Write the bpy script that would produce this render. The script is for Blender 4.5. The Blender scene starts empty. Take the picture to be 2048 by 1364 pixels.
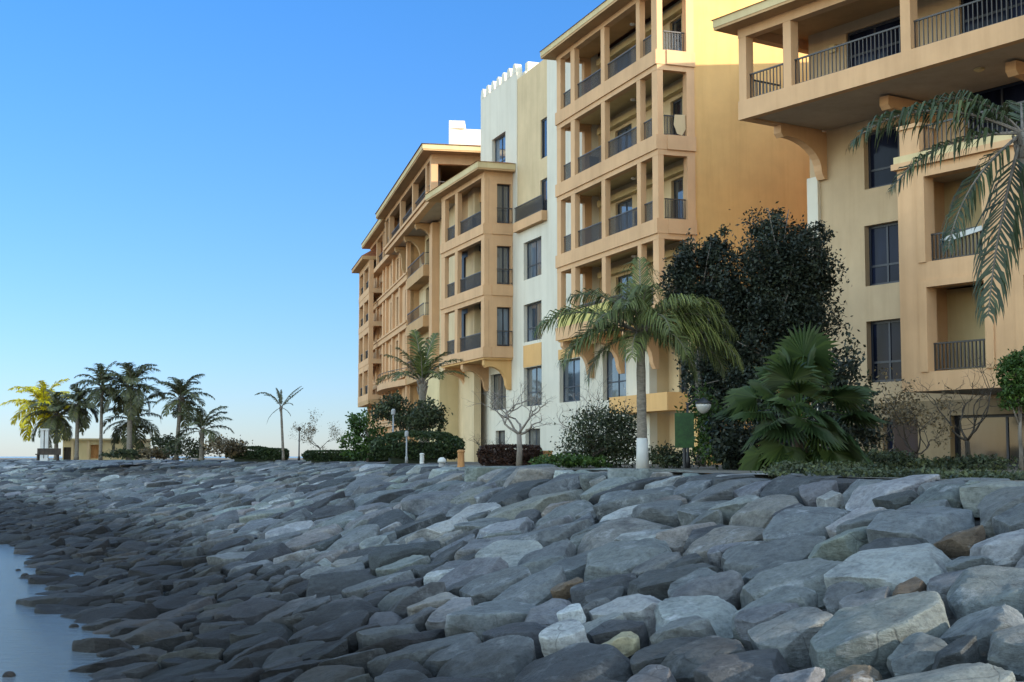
import bpy, math, random
import numpy as np
from mathutils import Vector, noise
random.seed(7); NR = np.random.default_rng(7)
R_ = math.radians
# ------------------------------------------------------------------ scene, camera
sc = bpy.context.scene
COL = sc.collection
F, CX, CY, EYE = 2800.0, 1024.0, 682.0, 3.2       # lens in photo pixels, eye height above the water
PITCH = math.atan2(230.0, F); CP, SP = math.cos(PITCH), math.sin(PITCH)
cam = bpy.data.objects.new('camera', bpy.data.cameras.new('camera')); COL.objects.link(cam)
cam.location = (0, 0, EYE); cam.rotation_euler = (math.pi/2+PITCH, 0, 0)
cam.data.sensor_width = 36; cam.data.lens = F/2048*36; cam.data.clip_end = 20000; cam.data.clip_start = .1
sc.camera = cam

def ray(x, y):
    a, b, c = x-CX, F, CY-y
    return Vector((a/F, (b*CP-c*SP)/F, (b*SP+c*CP)/F))
def at(x, y, d):                                    # point seen at photo position x, y at distance d (metres north)
    r = ray(x, y); return Vector((0, 0, EYE))+r*(d/r.y)
def proj(P):                                        # numpy array of points -> photo pixels, depth
    P = np.asarray(P); X, Y, Z = P[:, 0], P[:, 1], P[:, 2]-EYE
    f = Y*CP+Z*SP; u = -Y*SP+Z*CP
    return CX+F*X/f, CY-F*u/f, f

# ------------------------------------------------------------------ materials
def mat(name, col=(.5, .5, .5), rough=.8, spec=.3, metal=0.0):
    m = bpy.data.materials.new(name); m.use_nodes = True
    b = m.node_tree.nodes['Principled BSDF']
    b.inputs['Base Color'].default_value = (*col, 1); b.inputs['Roughness'].default_value = rough
    b.inputs['Specular IOR Level'].default_value = spec; b.inputs['Metallic'].default_value = metal
    return m, m.node_tree, b
def N(nt, t, **kw):
    n = nt.nodes.new(t)
    for k, v in kw.items():
        if k.startswith('i_'): n.inputs[k[2:].replace('_', ' ')].default_value = v
        else: setattr(n, k, v)
    return n
def noise_tex(nt, scale, detail=6, rough=.6, coord='Object', stretch=None):
    tc = N(nt, 'ShaderNodeTexCoord'); n = N(nt, 'ShaderNodeTexNoise')
    n.inputs['Scale'].default_value = scale; n.inputs['Detail'].default_value = detail; n.inputs['Roughness'].default_value = rough
    src = tc.outputs[coord]
    if stretch:
        mp = N(nt, 'ShaderNodeMapping'); mp.inputs['Scale'].default_value = stretch
        nt.links.new(src, mp.inputs['Vector']); src = mp.outputs['Vector']
    nt.links.new(src, n.inputs['Vector']); return n.outputs['Fac']
def ramp(nt, fac, stops):
    r = N(nt, 'ShaderNodeValToRGB'); e = r.color_ramp.elements
    while len(e) < len(stops): e.new(.5)
    for k, (p, c) in enumerate(stops): e[k].position = p; e[k].color = (*c, 1)
    nt.links.new(fac, r.inputs['Fac']); return r.outputs['Color']
def mixc(nt, a, b, fac, mode='MULTIPLY'):
    m = N(nt, 'ShaderNodeMix', data_type='RGBA', blend_type=mode)
    for s, v in ((m.inputs[6], a), (m.inputs[7], b), (m.inputs[0], fac)):
        if isinstance(v, (tuple, float, int)): s.default_value = (*v, 1) if isinstance(v, tuple) else v
        else: nt.links.new(v, s)
    return m.outputs[2]
def bump(nt, b, h, strength=.3, dist=.02, prev=None):
    n = N(nt, 'ShaderNodeBump'); n.inputs['Strength'].default_value = strength; n.inputs['Distance'].default_value = dist
    nt.links.new(h, n.inputs['Height'])
    if prev: nt.links.new(prev, n.inputs['Normal'])
    nt.links.new(n.outputs['Normal'], b.inputs['Normal']); return n.outputs['Normal']
def stucco(name, col, var=.12, rough=.9):
    m, nt, b = mat(name, col, rough, .2)
    lo = tuple(c*(1-var) for c in col); hi = tuple(min(1, c*(1+var*.6)) for c in col)
    big = noise_tex(nt, .55, 5, .6); streak = noise_tex(nt, 1.0, 5, .65, 'Object', (2.2, 2.2, .16))
    c = ramp(nt, big, [(.3, lo), (.7, hi)])
    c = mixc(nt, c, ramp(nt, streak, [(.36, (.84, .82, .78)), (.54, (1, 1, 1))]), .45)
    nt.links.new(c, b.inputs['Base Color'])
    bump(nt, b, noise_tex(nt, 40, 4, .7), .25, .01); return m
TAN = (.57, .345, .185); CREAM = (.565, .425, .25); WHITE = (.60, .55, .45); ORANGE = (.60, .35, .14)
M_tan = stucco('tan_stucco', TAN); M_cream = stucco('cream_stucco', CREAM); M_white = stucco('white_stucco', WHITE, .07)
M_bounce = stucco('bounce_orange_stucco', (.80, .36, .04)); M_end = stucco('golden_stucco', (.635, .38, .145)); M_orange = stucco('orange_stucco', ORANGE); M_beige = stucco('beige_stucco', (.56, .44, .24))
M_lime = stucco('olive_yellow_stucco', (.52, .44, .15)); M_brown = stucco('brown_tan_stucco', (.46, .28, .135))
M_sand = stucco('sand_stucco', (.46, .335, .205)); M_soffit = stucco('soffit_plaster', (.42, .34, .26)); M_shade_wall = stucco('shade_brown_stucco', (.27, .22, .15)); M_shade_base = stucco('shaded_weathered_stucco', (.30, .225, .135), .3)
M_paint = stucco('white_paint', (.52, .51, .48), .25)
def glass(name, col, rough=.05, spec=.8):
    m, nt, b = mat(name, col, rough, spec)
    f = noise_tex(nt, .9, 3, .5, 'Object', (1, 1, .35))
    c0 = ramp(nt, f, [(.35, tuple(c*.5 for c in col)), (.7, tuple(c*1.7 for c in col))])
    if spec > .5:                                     # pale curtains seen behind the pane
        fold = noise_tex(nt, 1.0, 2, .5, 'Object', (9, 9, .05)); where = noise_tex(nt, .8, 1, .4, 'Object', (1, 1, .12))
        c0 = mixc(nt, c0, ramp(nt, fold, [(.3, (.05, .05, .047)), (.7, (.17, .165, .15))]), ramp(nt, where, [(.52, (0, 0, 0)), (.56, (1, 1, 1))]), 'MIX')
    nt.links.new(c0, b.inputs['Base Color'])
    bump(nt, b, noise_tex(nt, .7, 2, .5), .06, .05); return m
M_glass = glass('dark_window_glass', (.013, .018, .028)); M_glass2 = glass('pale_reflecting_glass', (.07, .09, .115), .04, 1.0)
M_navy = glass('navy_window_glass', (.009, .012, .026), .08, .06)
M_dim = glass('dim_shop_glass', (.03, .033, .035), .08, .28)
M_frame = mat('dark_navy_frame', (.018, .022, .034), .5, .4)[0]
M_rail = mat('dark_brown_metal', (.05, .042, .038), .5, .4)[0]
M_black = mat('black_metal', (.015, .015, .017), .5, .4)[0]
M_grey = mat('grey_metal', (.25, .25, .25), .5, .4)[0]
def tinted():
    m, nt, b = mat('smoked_glass', (.06, .055, .05), .08, .6)
    b.inputs['Alpha'].default_value = .38; return m
M_tint = tinted()
def lattice():
    m, nt, b = mat('brown_wood_screen', (.12, .07, .04), .8, .2)
    w = N(nt, 'ShaderNodeTexWave', wave_type='BANDS', bands_direction='X'); w.inputs['Scale'].default_value = 3; w.inputs['Distortion'].default_value = 1
    tc = N(nt, 'ShaderNodeTexCoord'); nt.links.new(tc.outputs['Object'], w.inputs['Vector'])
    nt.links.new(ramp(nt, w.outputs['Fac'], [(.3, (.06, .035, .02)), (.7, (.17, .105, .06))]), b.inputs['Base Color']); return m
M_screen = lattice()
def tile():
    m, nt, b = mat('terracotta_tile', (.3, .12, .06), .85, .2)
    w = N(nt, 'ShaderNodeTexWave', wave_type='BANDS', bands_direction='DIAGONAL'); w.inputs['Scale'].default_value = 2.2
    tc = N(nt, 'ShaderNodeTexCoord'); nt.links.new(tc.outputs['Object'], w.inputs['Vector'])
    c = ramp(nt, noise_tex(nt, 1.5), [(.3, (.22, .085, .045)), (.7, (.40, .17, .085))]); nt.links.new(c, b.inputs['Base Color'])
    bump(nt, b, w.outputs['Fac'], .6, .05); return m
M_tile = tile()
def leafmat(name, col, trans=.25, rough=.45):
    m, nt, b = mat(name, col, rough, .2)
    a = N(nt, 'ShaderNodeAttribute', attribute_name='tone')
    hi = tuple(min(1, c*1.9) for c in col); lo = tuple(c*.45 for c in col); hi = (hi[0]*1.15, hi[1], hi[2]*.75)
    c = ramp(nt, a.outputs['Fac'], [(0, lo), (.5, col), (1, hi)]); nt.links.new(c, b.inputs['Base Color'])
    t = N(nt, 'ShaderNodeBsdfTranslucent'); nt.links.new(c, t.inputs['Color'])
    mx = N(nt, 'ShaderNodeMixShader'); mx.inputs[0].default_value = trans
    out = nt.nodes['Material Output']
    nt.links.new(b.outputs[0], mx.inputs[1]); nt.links.new(t.outputs[0], mx.inputs[2]); nt.links.new(mx.outputs[0], out.inputs['Surface'])
    return m
M_palm = leafmat('palm_leaf', (.10, .12, .038)); M_palmfar = leafmat('dusty_palm_leaf', (.085, .092, .042))
M_palmdark = leafmat('deep_palm_leaf', (.055, .072, .032)); M_palmlit = leafmat('sunlit_yellow_palm_leaf', (.72, .58, .02), .4); M_fan = leafmat('fan_palm_leaf', (.030, .052, .017))
M_dark = leafmat('dark_tree_leaf', (.020, .027, .018), .1); M_bush = leafmat('bush_leaf', (.040, .052, .026), .15)
M_green = leafmat('fresh_leaf', (.045, .085, .020)); M_maroon = leafmat('maroon_leaf', (.040, .022, .017), .1)
M_hedge = leafmat('clipped_hedge_leaf', (.028, .045, .018), .12); M_dry = leafmat('dry_leaf', (.11, .085, .05), .2)
def bark(name, a, c, ring=0):
    m, nt, b = mat(name, a, .9, .2)
    f = noise_tex(nt, 6, 6, .7, 'Object', (1, 1, 3.5 if ring else .4))
    nt.links.new(ramp(nt, f, [(.3, a), (.7, c)]), b.inputs['Base Color']); bump(nt, b, f, .7, .03); return m
M_bark = bark('palm_bark', (.10, .085, .07), (.26, .225, .18), 1); M_bark2 = bark('grey_bark', (.07, .06, .05), (.20, .17, .14))
M_twig = bark('pale_twig', (.12, .10, .085), (.28, .24, .20)); M_dtwig = bark('dark_twig', (.03, .025, .02), (.08, .065, .05))
M_wood = bark('orange_wood', (.26, .12, .045), (.46, .23, .09)); M_dwood = bark('dark_wood', (.03, .025, .02), (.07, .055, .045))
def rockmat():
    m, nt, b = mat('blue_grey_rock', (.15, .15, .15), .82, .3)
    a = N(nt, 'ShaderNodeAttribute', attribute_name='rock_colour')
    tc = N(nt, 'ShaderNodeTexCoord'); geo = N(nt, 'ShaderNodeNewGeometry')
    def nz(scale, det, ro, st=None):
        n = N(nt, 'ShaderNodeTexNoise'); n.inputs['Scale'].default_value = scale; n.inputs['Detail'].default_value = det; n.inputs['Roughness'].default_value = ro
        src = geo.outputs['Position']
        if st:
            mp = N(nt, 'ShaderNodeMapping'); mp.inputs['Scale'].default_value = st; mp.inputs['Rotation'].default_value = (.5, .35, .4); nt.links.new(src, mp.inputs['Vector']); src = mp.outputs['Vector']
        nt.links.new(src, n.inputs['Vector']); return n.outputs['Fac']
    patch = nz(1.7, 6, .62); fine = nz(14, 8, .75); vein = nz(3.0, 7, .7, (1, 1, 4.5))
    c = mixc(nt, a.outputs['Color'], ramp(nt, patch, [(.30, (.50, .50, .52)), (.50, (1, 1, 1)), (.72, (1.0, .96, .90))]), 1.0)
    c = mixc(nt, c, ramp(nt, fine, [(.30, (.48, .48, .49)), (.52, (1, 1, 1)), (.72, (1.25, 1.25, 1.24))]), .9)
    c = mixc(nt, c, ramp(nt, vein, [(.36, (.60, .60, .62)), (.5, (1, 1, 1))]), .55)
    blotch = ramp(nt, nz(2.6, 9, .72), [(.55, (0, 0, 0)), (.68, (1, 1, 1))])
    pale = N(nt, 'ShaderNodeMath', operation='MULTIPLY'); nt.links.new(blotch, pale.inputs[0]); nt.links.new(a.outputs['Alpha'], pale.inputs[1])
    c = mixc(nt, c, (.27, .285, .295), pale.outputs[0], 'MIX')
    c = mixc(nt, c, ramp(nt, geo.outputs['Pointiness'], [(.515, (1, 1, 1)), (.60, (1.9, 1.9, 1.85))]), .8)   # paler edges
    sep = N(nt, 'ShaderNodeSeparateXYZ'); nt.links.new(geo.outputs['Position'], sep.inputs[0])   # algae belt left by the tide
    ad = N(nt, 'ShaderNodeMath', operation='MULTIPLY_ADD'); nt.links.new(patch, ad.inputs[0]); ad.inputs[1].default_value = -1.1; nt.links.new(sep.outputs['Z'], ad.inputs[2])
    c = mixc(nt, ramp(nt, ad.outputs[0], [(0, (.20, .19, .185)), (.28, (.58, .57, .57)), (.62, (1, 1, 1))]), c, 1.0)
    nt.links.new(c, b.inputs['Base Color'])
    h = N(nt, 'ShaderNodeMath', operation='MULTIPLY_ADD'); nt.links.new(vein, h.inputs[0]); h.inputs[1].default_value = 1.1; nt.links.new(fine, h.inputs[2])
    n1 = bump(nt, b, h.outputs[0], .8, .06)
    v = N(nt, 'ShaderNodeTexVoronoi', feature='DISTANCE_TO_EDGE'); v.inputs['Scale'].default_value = .9
    wp = N(nt, 'ShaderNodeMix', data_type='RGBA', blend_type='ADD'); wp.inputs[0].default_value = .5
    nn = N(nt, 'ShaderNodeTexNoise'); nn.inputs['Scale'].default_value = 1.6; nt.links.new(geo.outputs['Position'], nn.inputs['Vector'])
    nt.links.new(geo.outputs['Position'], wp.inputs[6]); nt.links.new(nn.outputs['Color'], wp.inputs[7]); nt.links.new(wp.outputs[2], v.inputs['Vector'])
    cr = ramp(nt, v.outputs['Distance'], [(0, (0, 0, 0)), (.010, (1, 1, 1))])
    bump(nt, b, cr, .3, .03, n1)
    mk = N(nt, 'ShaderNodeMath', operation='MULTIPLY'); nt.links.new(ramp(nt, nz(.9, 3, .5), [(.48, (0, 0, 0)), (.60, (1, 1, 1))]), mk.inputs[0]); mk.inputs[1].default_value = .85
    nt.links.new(mixc(nt, c, ramp(nt, v.outputs['Distance'], [(0, (.35, .35, .36)), (.008, (1, 1, 1))]), mk.outputs[0]), b.inputs['Base Color'])
    return m
M_rock = rockmat()
def groundmat(name, a, c, sc_=1.5):
    m, nt, b = mat(name, a, .95, .15)
    nt.links.new(ramp(nt, noise_tex(nt, sc_, 8, .7), [(.3, a), (.7, c)]), b.inputs['Base Color'])
    bump(nt, b, noise_tex(nt, 9, 6, .7), .5, .03); return m
M_core = groundmat('dark_rubble', (.02, .02, .02), (.05, .05, .05)); M_prom = groundmat('promenade_paving', (.07, .062, .05), (.15, .13, .105))
def watermat():
    m, nt, b = mat('sea_water', (.075, .09, .10), .16, .36)
    b.inputs['IOR'].default_value = 1.33
    tc = N(nt, 'ShaderNodeTexCoord'); mp = N(nt, 'ShaderNodeMapping'); mp.inputs['Scale'].default_value = (.45, 1.5, 1); mp.inputs['Rotation'].default_value = (0, 0, .12)
    nt.links.new(tc.outputs['Object'], mp.inputs['Vector'])
    def nz(s, d, r):
        n = N(nt, 'ShaderNodeTexNoise'); n.inputs['Scale'].default_value = s; n.inputs['Detail'].default_value = d; n.inputs['Roughness'].default_value = r
        nt.links.new(mp.outputs['Vector'], n.inputs['Vector']); return n.outputs['Fac']
    n1 = bump(nt, b, nz(.55, 3, .5), .28, .16); bump(nt, b, nz(3.0, 6, .65), 1.0, .13, n1)
    return m
M_water = watermat()

# ------------------------------------------------------------------ mesh builder and object helpers
class MB:
    def __init__(s): s.v = []; s.f = []; s.t = []
    def quad(s, a, b, c, d, t=.5):
        n = len(s.v); s.v += [a, b, c, d]; s.f.append((n, n+1, n+2, n+3)); s.t.append(t)
    def hexa(s, p):                                  # 8 corners: bottom ring then top ring
        n = len(s.v); s.v += p
        for q in ((3, 2, 1, 0), (4, 5, 6, 7), (0, 1, 5, 4), (1, 2, 6, 5), (2, 3, 7, 6), (3, 0, 4, 7)):
            s.f.append(tuple(n+i for i in q)); s.t.append(.5)
        return s
    def box(s, fc, s0, s1, o0, o1, z0, z1):
        return s.hexa([fc.W(a, o, z) for z in (z0, z1) for a, o in ((s0, o0), (s1, o0), (s1, o1), (s0, o1))])
    def wbox(s, c, dx, dy, z0, z1, rot=0):
        cr, sr = math.cos(rot), math.sin(rot)
        return s.hexa([Vector((c[0]+x*cr-y*sr, c[1]+x*sr+y*cr, z)) for z in (z0, z1) for x, y in ((-dx, -dy), (dx, -dy), (dx, dy), (-dx, dy))])
    def prism(s, pts0, pts1):                        # two matching rings joined into a solid
        n = len(s.v); k = len(pts0); s.v += list(pts0)+list(pts1)
        s.f.append(tuple(n+i for i in reversed(range(k)))); s.f.append(tuple(n+k+i for i in range(k)))
        for i in range(k): j = (i+1) % k; s.f.append((n+i, n+j, n+k+j, n+k+i))
        s.t += [.5]*(k+2); return s
    def tube(s, pts, rad, n=8, cap=True):
        pts = [Vector(p) for p in pts]; rings = []; side = None
        for i, p in enumerate(pts):
            d = (pts[min(i+1, len(pts)-1)]-pts[max(i-1, 0)])
            if d.length < 1e-9: d = Vector((0, 0, 1))
            d.normalize()
            if side is None: side = d.orthogonal().normalized()
            side = (side-d*side.dot(d)); side = side.normalized() if side.length > 1e-6 else d.orthogonal().normalized()
            up = d.cross(side); r = rad[i] if isinstance(rad, (list, tuple)) else rad
            b0 = len(s.v); s.v += [p+side*(r*math.cos(2*math.pi*k/n))+up*(r*math.sin(2*math.pi*k/n)) for k in range(n)]; rings.append(b0)
        for a, b in zip(rings, rings[1:]):
            for k in range(n): s.f.append((a+k, a+(k+1) % n, b+(k+1) % n, b+k)); s.t.append(.5)
        if cap:
            s.f.append(tuple(rings[0]+k for k in reversed(range(n)))); s.f.append(tuple(rings[-1]+k for k in range(n))); s.t += [.5, .5]
        return s
    def lathe(s, c, prof, n=16):                     # profile of (radius, z)
        rings = []
        for r, z in prof:
            b0 = len(s.v); s.v += [Vector((c[0]+r*math.cos(2*math.pi*k/n), c[1]+r*math.sin(2*math.pi*k/n), c[2]+z)) for k in range(n)]; rings.append(b0)
        for a, b in zip(rings, rings[1:]):
            for k in range(n): s.f.append((a+k, a+(k+1) % n, b+(k+1) % n, b+k)); s.t.append(.5)
        s.f.append(tuple(rings[0]+k for k in reversed(range(n)))); s.f.append(tuple(rings[-1]+k for k in range(n))); s.t += [.5, .5]
        return s
    def wall(s, fc, s0, s1, z0, z1, oF, oB, holes=()):   # slab with rectangular openings, no inner faces
        S = sorted({s0, s1, *[min(max(h[i], s0), s1) for h in holes for i in (0, 1)]}); Z = sorted({z0, z1, *[min(max(h[i], z0), z1) for h in holes for i in (2, 3)]})
        def solid(i, j):
            if i < 0 or j < 0 or i >= len(S)-1 or j >= len(Z)-1: return False
            a, b = (S[i]+S[i+1])/2, (Z[j]+Z[j+1])/2
            return not any(h[0] < a < h[1] and h[2] < b < h[3] for h in holes)
        for i in range(len(S)-1):
            for j in range(len(Z)-1):
                if not solid(i, j): continue
                a, b, c, d = S[i], S[i+1], Z[j], Z[j+1]; W = fc.W
                s.quad(W(a, oF, c), W(b, oF, c), W(b, oF, d), W(a, oF, d)); s.quad(W(a, oB, d), W(b, oB, d), W(b, oB, c), W(a, oB, c))
                if not solid(i-1, j): s.quad(W(a, oF, c), W(a, oF, d), W(a, oB, d), W(a, oB, c))
                if not solid(i+1, j): s.quad(W(b, oB, c), W(b, oB, d), W(b, oF, d), W(b, oF, c))
                if not solid(i, j-1): s.quad(W(a, oB, c), W(b, oB, c), W(b, oF, c), W(a, oF, c))
                if not solid(i, j+1): s.quad(W(a, oF, d), W(b, oF, d), W(b, oB, d), W(a, oB, d))
        return s
    def build(s, name, m, parent=None, loc=None, smooth=False, label=None, cat=None, group=None, kind=None):
        if parent is not None: loc = Vector(ROOT[parent.name])
        loc = Vector(loc) if loc is not None else Vector((0, 0, 0))
        me = bpy.data.meshes.new(name); me.from_pydata([tuple(Vector(v)-loc) for v in s.v], [], s.f); me.materials.append(m)
        if smooth: me.shade_smooth()
        at_ = me.attributes.new('tone', 'FLOAT', 'FACE'); at_.data.foreach_set('value', s.t)
        o = bpy.data.objects.new(name, me); COL.objects.link(o)
        if parent is None: o.location = loc
        else: o.parent = parent
        ROOT[o.name] = loc
        tag(o, label, cat, group, kind); return o
ROOT = {}
def tag(o, label=None, cat=None, group=None, kind=None):
    for k, v in (('label', label), ('category', cat), ('group', group), ('kind', kind)):
        if v: o[k] = v
    return o
def thing(name, loc, label, cat, group=None):
    o = bpy.data.objects.new(name, None); COL.objects.link(o); o.location = loc; o.empty_display_size = .3
    ROOT[o.name] = Vector(loc); return tag(o, label, cat, group)
class Fac:                                           # a facade: run s along it, o outward, z up
    def __init__(s, p, u, n=None):
        s.p = Vector((p[0], p[1])); s.u = Vector(u[:2]).normalized()
        s.n = Vector(n).normalized() if n else Vector((s.u.y, -s.u.x))
        if not n and s.n.x > 0: s.n = -s.n
    def W(s, a, o, z): q = s.p+s.u*a+s.n*o; return Vector((q.x, q.y, z))
    def uv(s, x, y, off=0):
        r = ray(x, y); t = (s.n.dot(s.p)+off)/s.n.dot(r.xy); q = r.xy*t; return s.u.dot(q-s.p), r.z*t+EYE
    def s_(s, x, y, off=0): return s.uv(x, y, off)[0]
    def z_(s, x, y, off=0): return s.uv(x, y, off)[1]
def window(fc, s0, s1, z0, z1, off, parent, mv=(), mh=(), fw=.075, gl=None, name='window', label=None):
    b = MB(); d0, d1 = off-.07, off
    b.box(fc, s0, s1, d0, d1, z0, z0+fw); b.box(fc, s0, s1, d0, d1, z1-fw, z1)
    b.box(fc, s0, s0+fw, d0, d1, z0+fw, z1-fw); b.box(fc, s1-fw, s1, d0, d1, z0+fw, z1-fw)
    for t in mv: a = s0+(s1-s0)*t; b.box(fc, a-fw*.45, a+fw*.45, d0+.005, d1-.008, z0+fw, z1-fw)
    for t in mh: a = z0+(z1-z0)*t; b.box(fc, s0+fw, s1-fw, d0+.01, d1-.012, a-fw*.4, a+fw*.4)
    f = b.build(name, M_frame, parent, label=label)
    MB().box(fc, s0+fw*.5, s1-fw*.5, d0+.014, d0+.034, z0+fw*.5, z1-fw*.5).build('pane', gl or M_glass, f); return f
def railing(fc, s0, s1, z0, z1, off, parent, step=.12, bar=.011, tint=False, top=.03):
    b = MB(); b.box(fc, s0, s1, off-top, off+top, z1-.05, z1); b.box(fc, s0, s1, off-.015, off+.015, z0+.05, z0+.08)
    n = max(1, int((s1-s0)/step))
    for k in range(n+1):
        a = s0+.02+(s1-s0-.04)*k/n; b.box(fc, a-bar, a+bar, off-bar, off+bar, z0 if k in (0, n) else z0+.08, z1-.05)
    r = b.build('railing', M_rail, parent)
    if tint: MB().box(fc, s0+.05, s1-.05, off-.045, off-.035, z0+.09, z1-.06).build('glass_panel', M_tint, r)
    return r
def bracket(fc, s, w, o_wall, o_front, z_top, drop, parent, m, name='bracket'):   # curved corbel under an overhang
    pts = [(o_wall, z_top), (o_front, z_top), (o_front, z_top-.28), (o_front-.12, z_top-.42)]
    L_ = o_front-.3-o_wall
    for k in range(9):
        a = k/8*math.pi/2; pts.append((o_wall+.28+(L_-.28)*(1-math.sin(a)), z_top-.36-(drop-.66)*(1-math.cos(a))))
    pts += [(o_wall+.24, z_top-drop+.18), (o_wall+.14, z_top-drop), (o_wall, z_top-drop)]
    b = MB(); b.prism([fc.W(s-w/2, o, z) for o, z in pts], [fc.W(s+w/2, o, z) for o, z in pts])
    return b.build(name, m, parent)

# ------------------------------------------------------------------ facades
M = Fac((5.6, 54.3), (977/2800, -1)); RB = Fac((12.2, 48), (1874/2800, -1)); L = Fac((-6.8, 93), (590/2800, -1))
GZ = 2.9                                             # promenade level
def side(fc, s, o0): p = fc.W(s, o0, 0); return Fac((p.x, p.y), -fc.n, fc.u)   # the end wall at run s, its own run goes inland

# ================================================================== middle apartment block
def middle_block():
    T = thing('apartment_block', M.W(-14, -6, GZ), 'white and ochre apartment block with stacked open loggias and a notched tower, in the middle', 'building', 'apartment blocks along the promenade')
    WO, BK = -1.65, -2.0                             # wall plane, back wall of the loggias
    # --- white street wall with window openings
    wins = []
    for (z0, z1) in ((12.45, 14.45), (9.15, 11.14), (5.78, 7.8)): wins.append((-19.85, -17.16, z0, z1, M_glass2))
    wins += [(-25.4, -22.72, 5.74, 7.75, M_glass), (-14.65, -11.96, 5.8, 7.86, M_glass2), (-9.2, -6.6, 5.7, 7.95, M_glass2),
             (-25.2, -22.82, 18.9, 21.16, M_glass2), (-24.5, -22.9, 3.2, 4.6, M_glass), (-19.6, -17.4, 3.0, 4.6, M_glass)]
    b = MB(); b.wall(M, -30.2, -27.28, GZ-.5, 18.3, WO, WO-.35); b.wall(M, -27.28, -20.95, GZ-.5, 23.6, WO, WO-.35, [w[:4] for w in wins if w[1] < -20.95])
    b.wall(M, -20.95, -16.3, GZ-.5, 15.1, WO, WO-.35, [w[:4] for w in wins if -20.95 < w[0] < -16.3])
    b.wall(M, -16.3, -10.4, GZ-.5, 23.6, WO, WO-.35, [w[:4] for w in wins if -16.3 < w[0] < -10.4])
    b.wall(M, -10.4, -4.2, GZ-.5, 8.5, WO, WO-.35, [w[:4] for w in wins if -10.4 < w[0]])
    b.build('wall', M_white, T)
    for w in wins: window(M, *w[:4], WO-.2, T, mv=(.5,), mh=(.36,) if w[3] > 5 else (), gl=w[4])
    # orange panels under the low windows
    for q in ((-19.85, -17.16, 7.83, 8.98), (-14.75, -10.4, 7.9, 8.4)): MB().box(M, q[0], q[1], WO, WO+.03, q[2], q[3]).build('orange_panel', M_orange, T)
    # recessed beige panel with narrow windows and a long balcony
    rec = [(-17.35, -16.42, 18.45, 20.5), (-17.4, -16.42, 15.3, 17.35)]
    MB().wall(M, -20.95, -16.3, 15.1, 23.6, WO-.04, WO-.35, rec).build('recessed_wall', M_cream, T)
    for r in rec: window(M, *r, WO-.12, T)
    MB().box(M, -20.7, -16.32, WO-.03, WO+.3, 15.12, 15.62).build('balcony_slab', M_tan, T)
    railing(M, -20.65, -16.4, 15.62, 16.45, WO+.22, T, tint=True)
    # notched tower top and parapets
    b = MB(); b.wall(M, -27.28, -20.95, 23.6, 24.0, WO, WO-.35); b.box(M, -20.95, -20.6, WO-.36, WO-6.4, 23.6, 24.0); b.build('tower_parapet', M_white, T)
    for k in range(7):
        s0 = -27.26+k*.93
        bb = MB(); pr = [(s0, 24.0), (s0+.62, 24.0), (s0+.60, 24.25), (s0+.47, 24.5), (s0+.34, 24.56), (s0+.15, 24.5), (s0+.02, 24.25)]
        bb.prism([M.W(a, WO-.36, z) for a, z in pr], [M.W(a, WO+.012, z) for a, z in pr]); bb.build('merlon', M_white, T)
    for k in range(3):
        o = WO-.5-k*1.8; MB().box(M, -20.97, -20.55, o-.9, o, 24.0, 24.52).build('merlon', M_white, T)
    MB().box(M, -20.6, -10.6, WO-.4, WO-6, 23.55, 23.75).build('roof_slab', M_white, T)
    # --- loggia floors of the large bay
    zb = (8.5, 11.87, 15.2, 18.6); sL, sR = -10.75, .3; S2 = side(M, sR, 0)
    cols = ((sL, -10.2), (-9.0, -8.45), (-5.45, -4.98), (-1.75, -1.33), (-.28, sR))
    for k, z in enumerate(zb):
        zt = zb[k+1] if k < 3 else 21.88
        b = MB(); b.box(M, sL, sR, -.42, .05, z, z+.58); b.box(M, sR-.42, sR+.05, -1.66, -.42, z, z+.58); b.box(M, sL-.02, sL+.4, -1.64, -.42, z, z+.58)
        b.build('balcony_front', M_tan, T)
        MB().box(M, sL+.4, sR-.42, BK+.01, -.42, z+.1, z+.5).build('floor_slab', M_beige, T)
        b = MB(); b.box(M, sL+.02, sR-.02, -.34, -.02, zt-.22, zt); b.box(M, sR-.34, sR-.02, -1.64, -.34, zt-.22, zt); b.box(M, sL+.02, sL+.32, -1.64, -.34, zt-.22, zt); b.build('beam', M_tan, T)
        for (a, c) in cols: MB().box(M, a+.03, c-.03, -.27, -.03, z+.58, zt-.22).build('column', M_tan, T)
        MB().box(M, sR-.36, sR-.02, -1.64, -1.3, z+.58, zt-.22).build('column', M_tan, T)
        MB().box(M, sL+.02, sL+.34, -1.64, -1.3, z+.58, zt-.22).build('column', M_tan, T)
        for (a, c), (e, _) in zip(cols, cols[1:]): railing(M, c, e, z+.58, z+1.42, -.19, T, tint=True)
        railing(S2, .38, 1.28, z+.58, z+1.42, -.19, T, tint=True)
        doors = [(-8.45, -6.6, z+.58, z+2.75), (-4.3, -3.45, z+.58, z+2.75), (-2.65, -1.55, z+.58, z+2.72)]
        MB().wall(M, sL, -.2, z+.5, zt+.1, BK, BK-.3, doors).build('loggia_wall', M_cream, T)
        for d in doors: window(M, *d, BK-.12, T, mv=(.5,) if d[1]-d[0] > 1.5 else (), gl=M_glass2 if d[0] < -8 else M_glass, name='balcony_door')
        MB().box(M, -9.9, -.5, BK+.02, BK+.3, zt-.5, zt-.22).build('ceiling_beam', M_beige, T)
        # loggia lamp
        MB().lathe(M.W(-4.2, -1.0, zt-.3), [(.05, .08), (.12, .06), (.12, 0), (.03, -.03)], 10).build('ceiling_lamp', M_paint, T)
    # parapet infill of the lowest loggia, brackets under the bay
    MB().box(M, sL+.3, -4.5, -.1, .03, 9.08, 9.7).build('parapet', M_lime, T)
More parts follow.
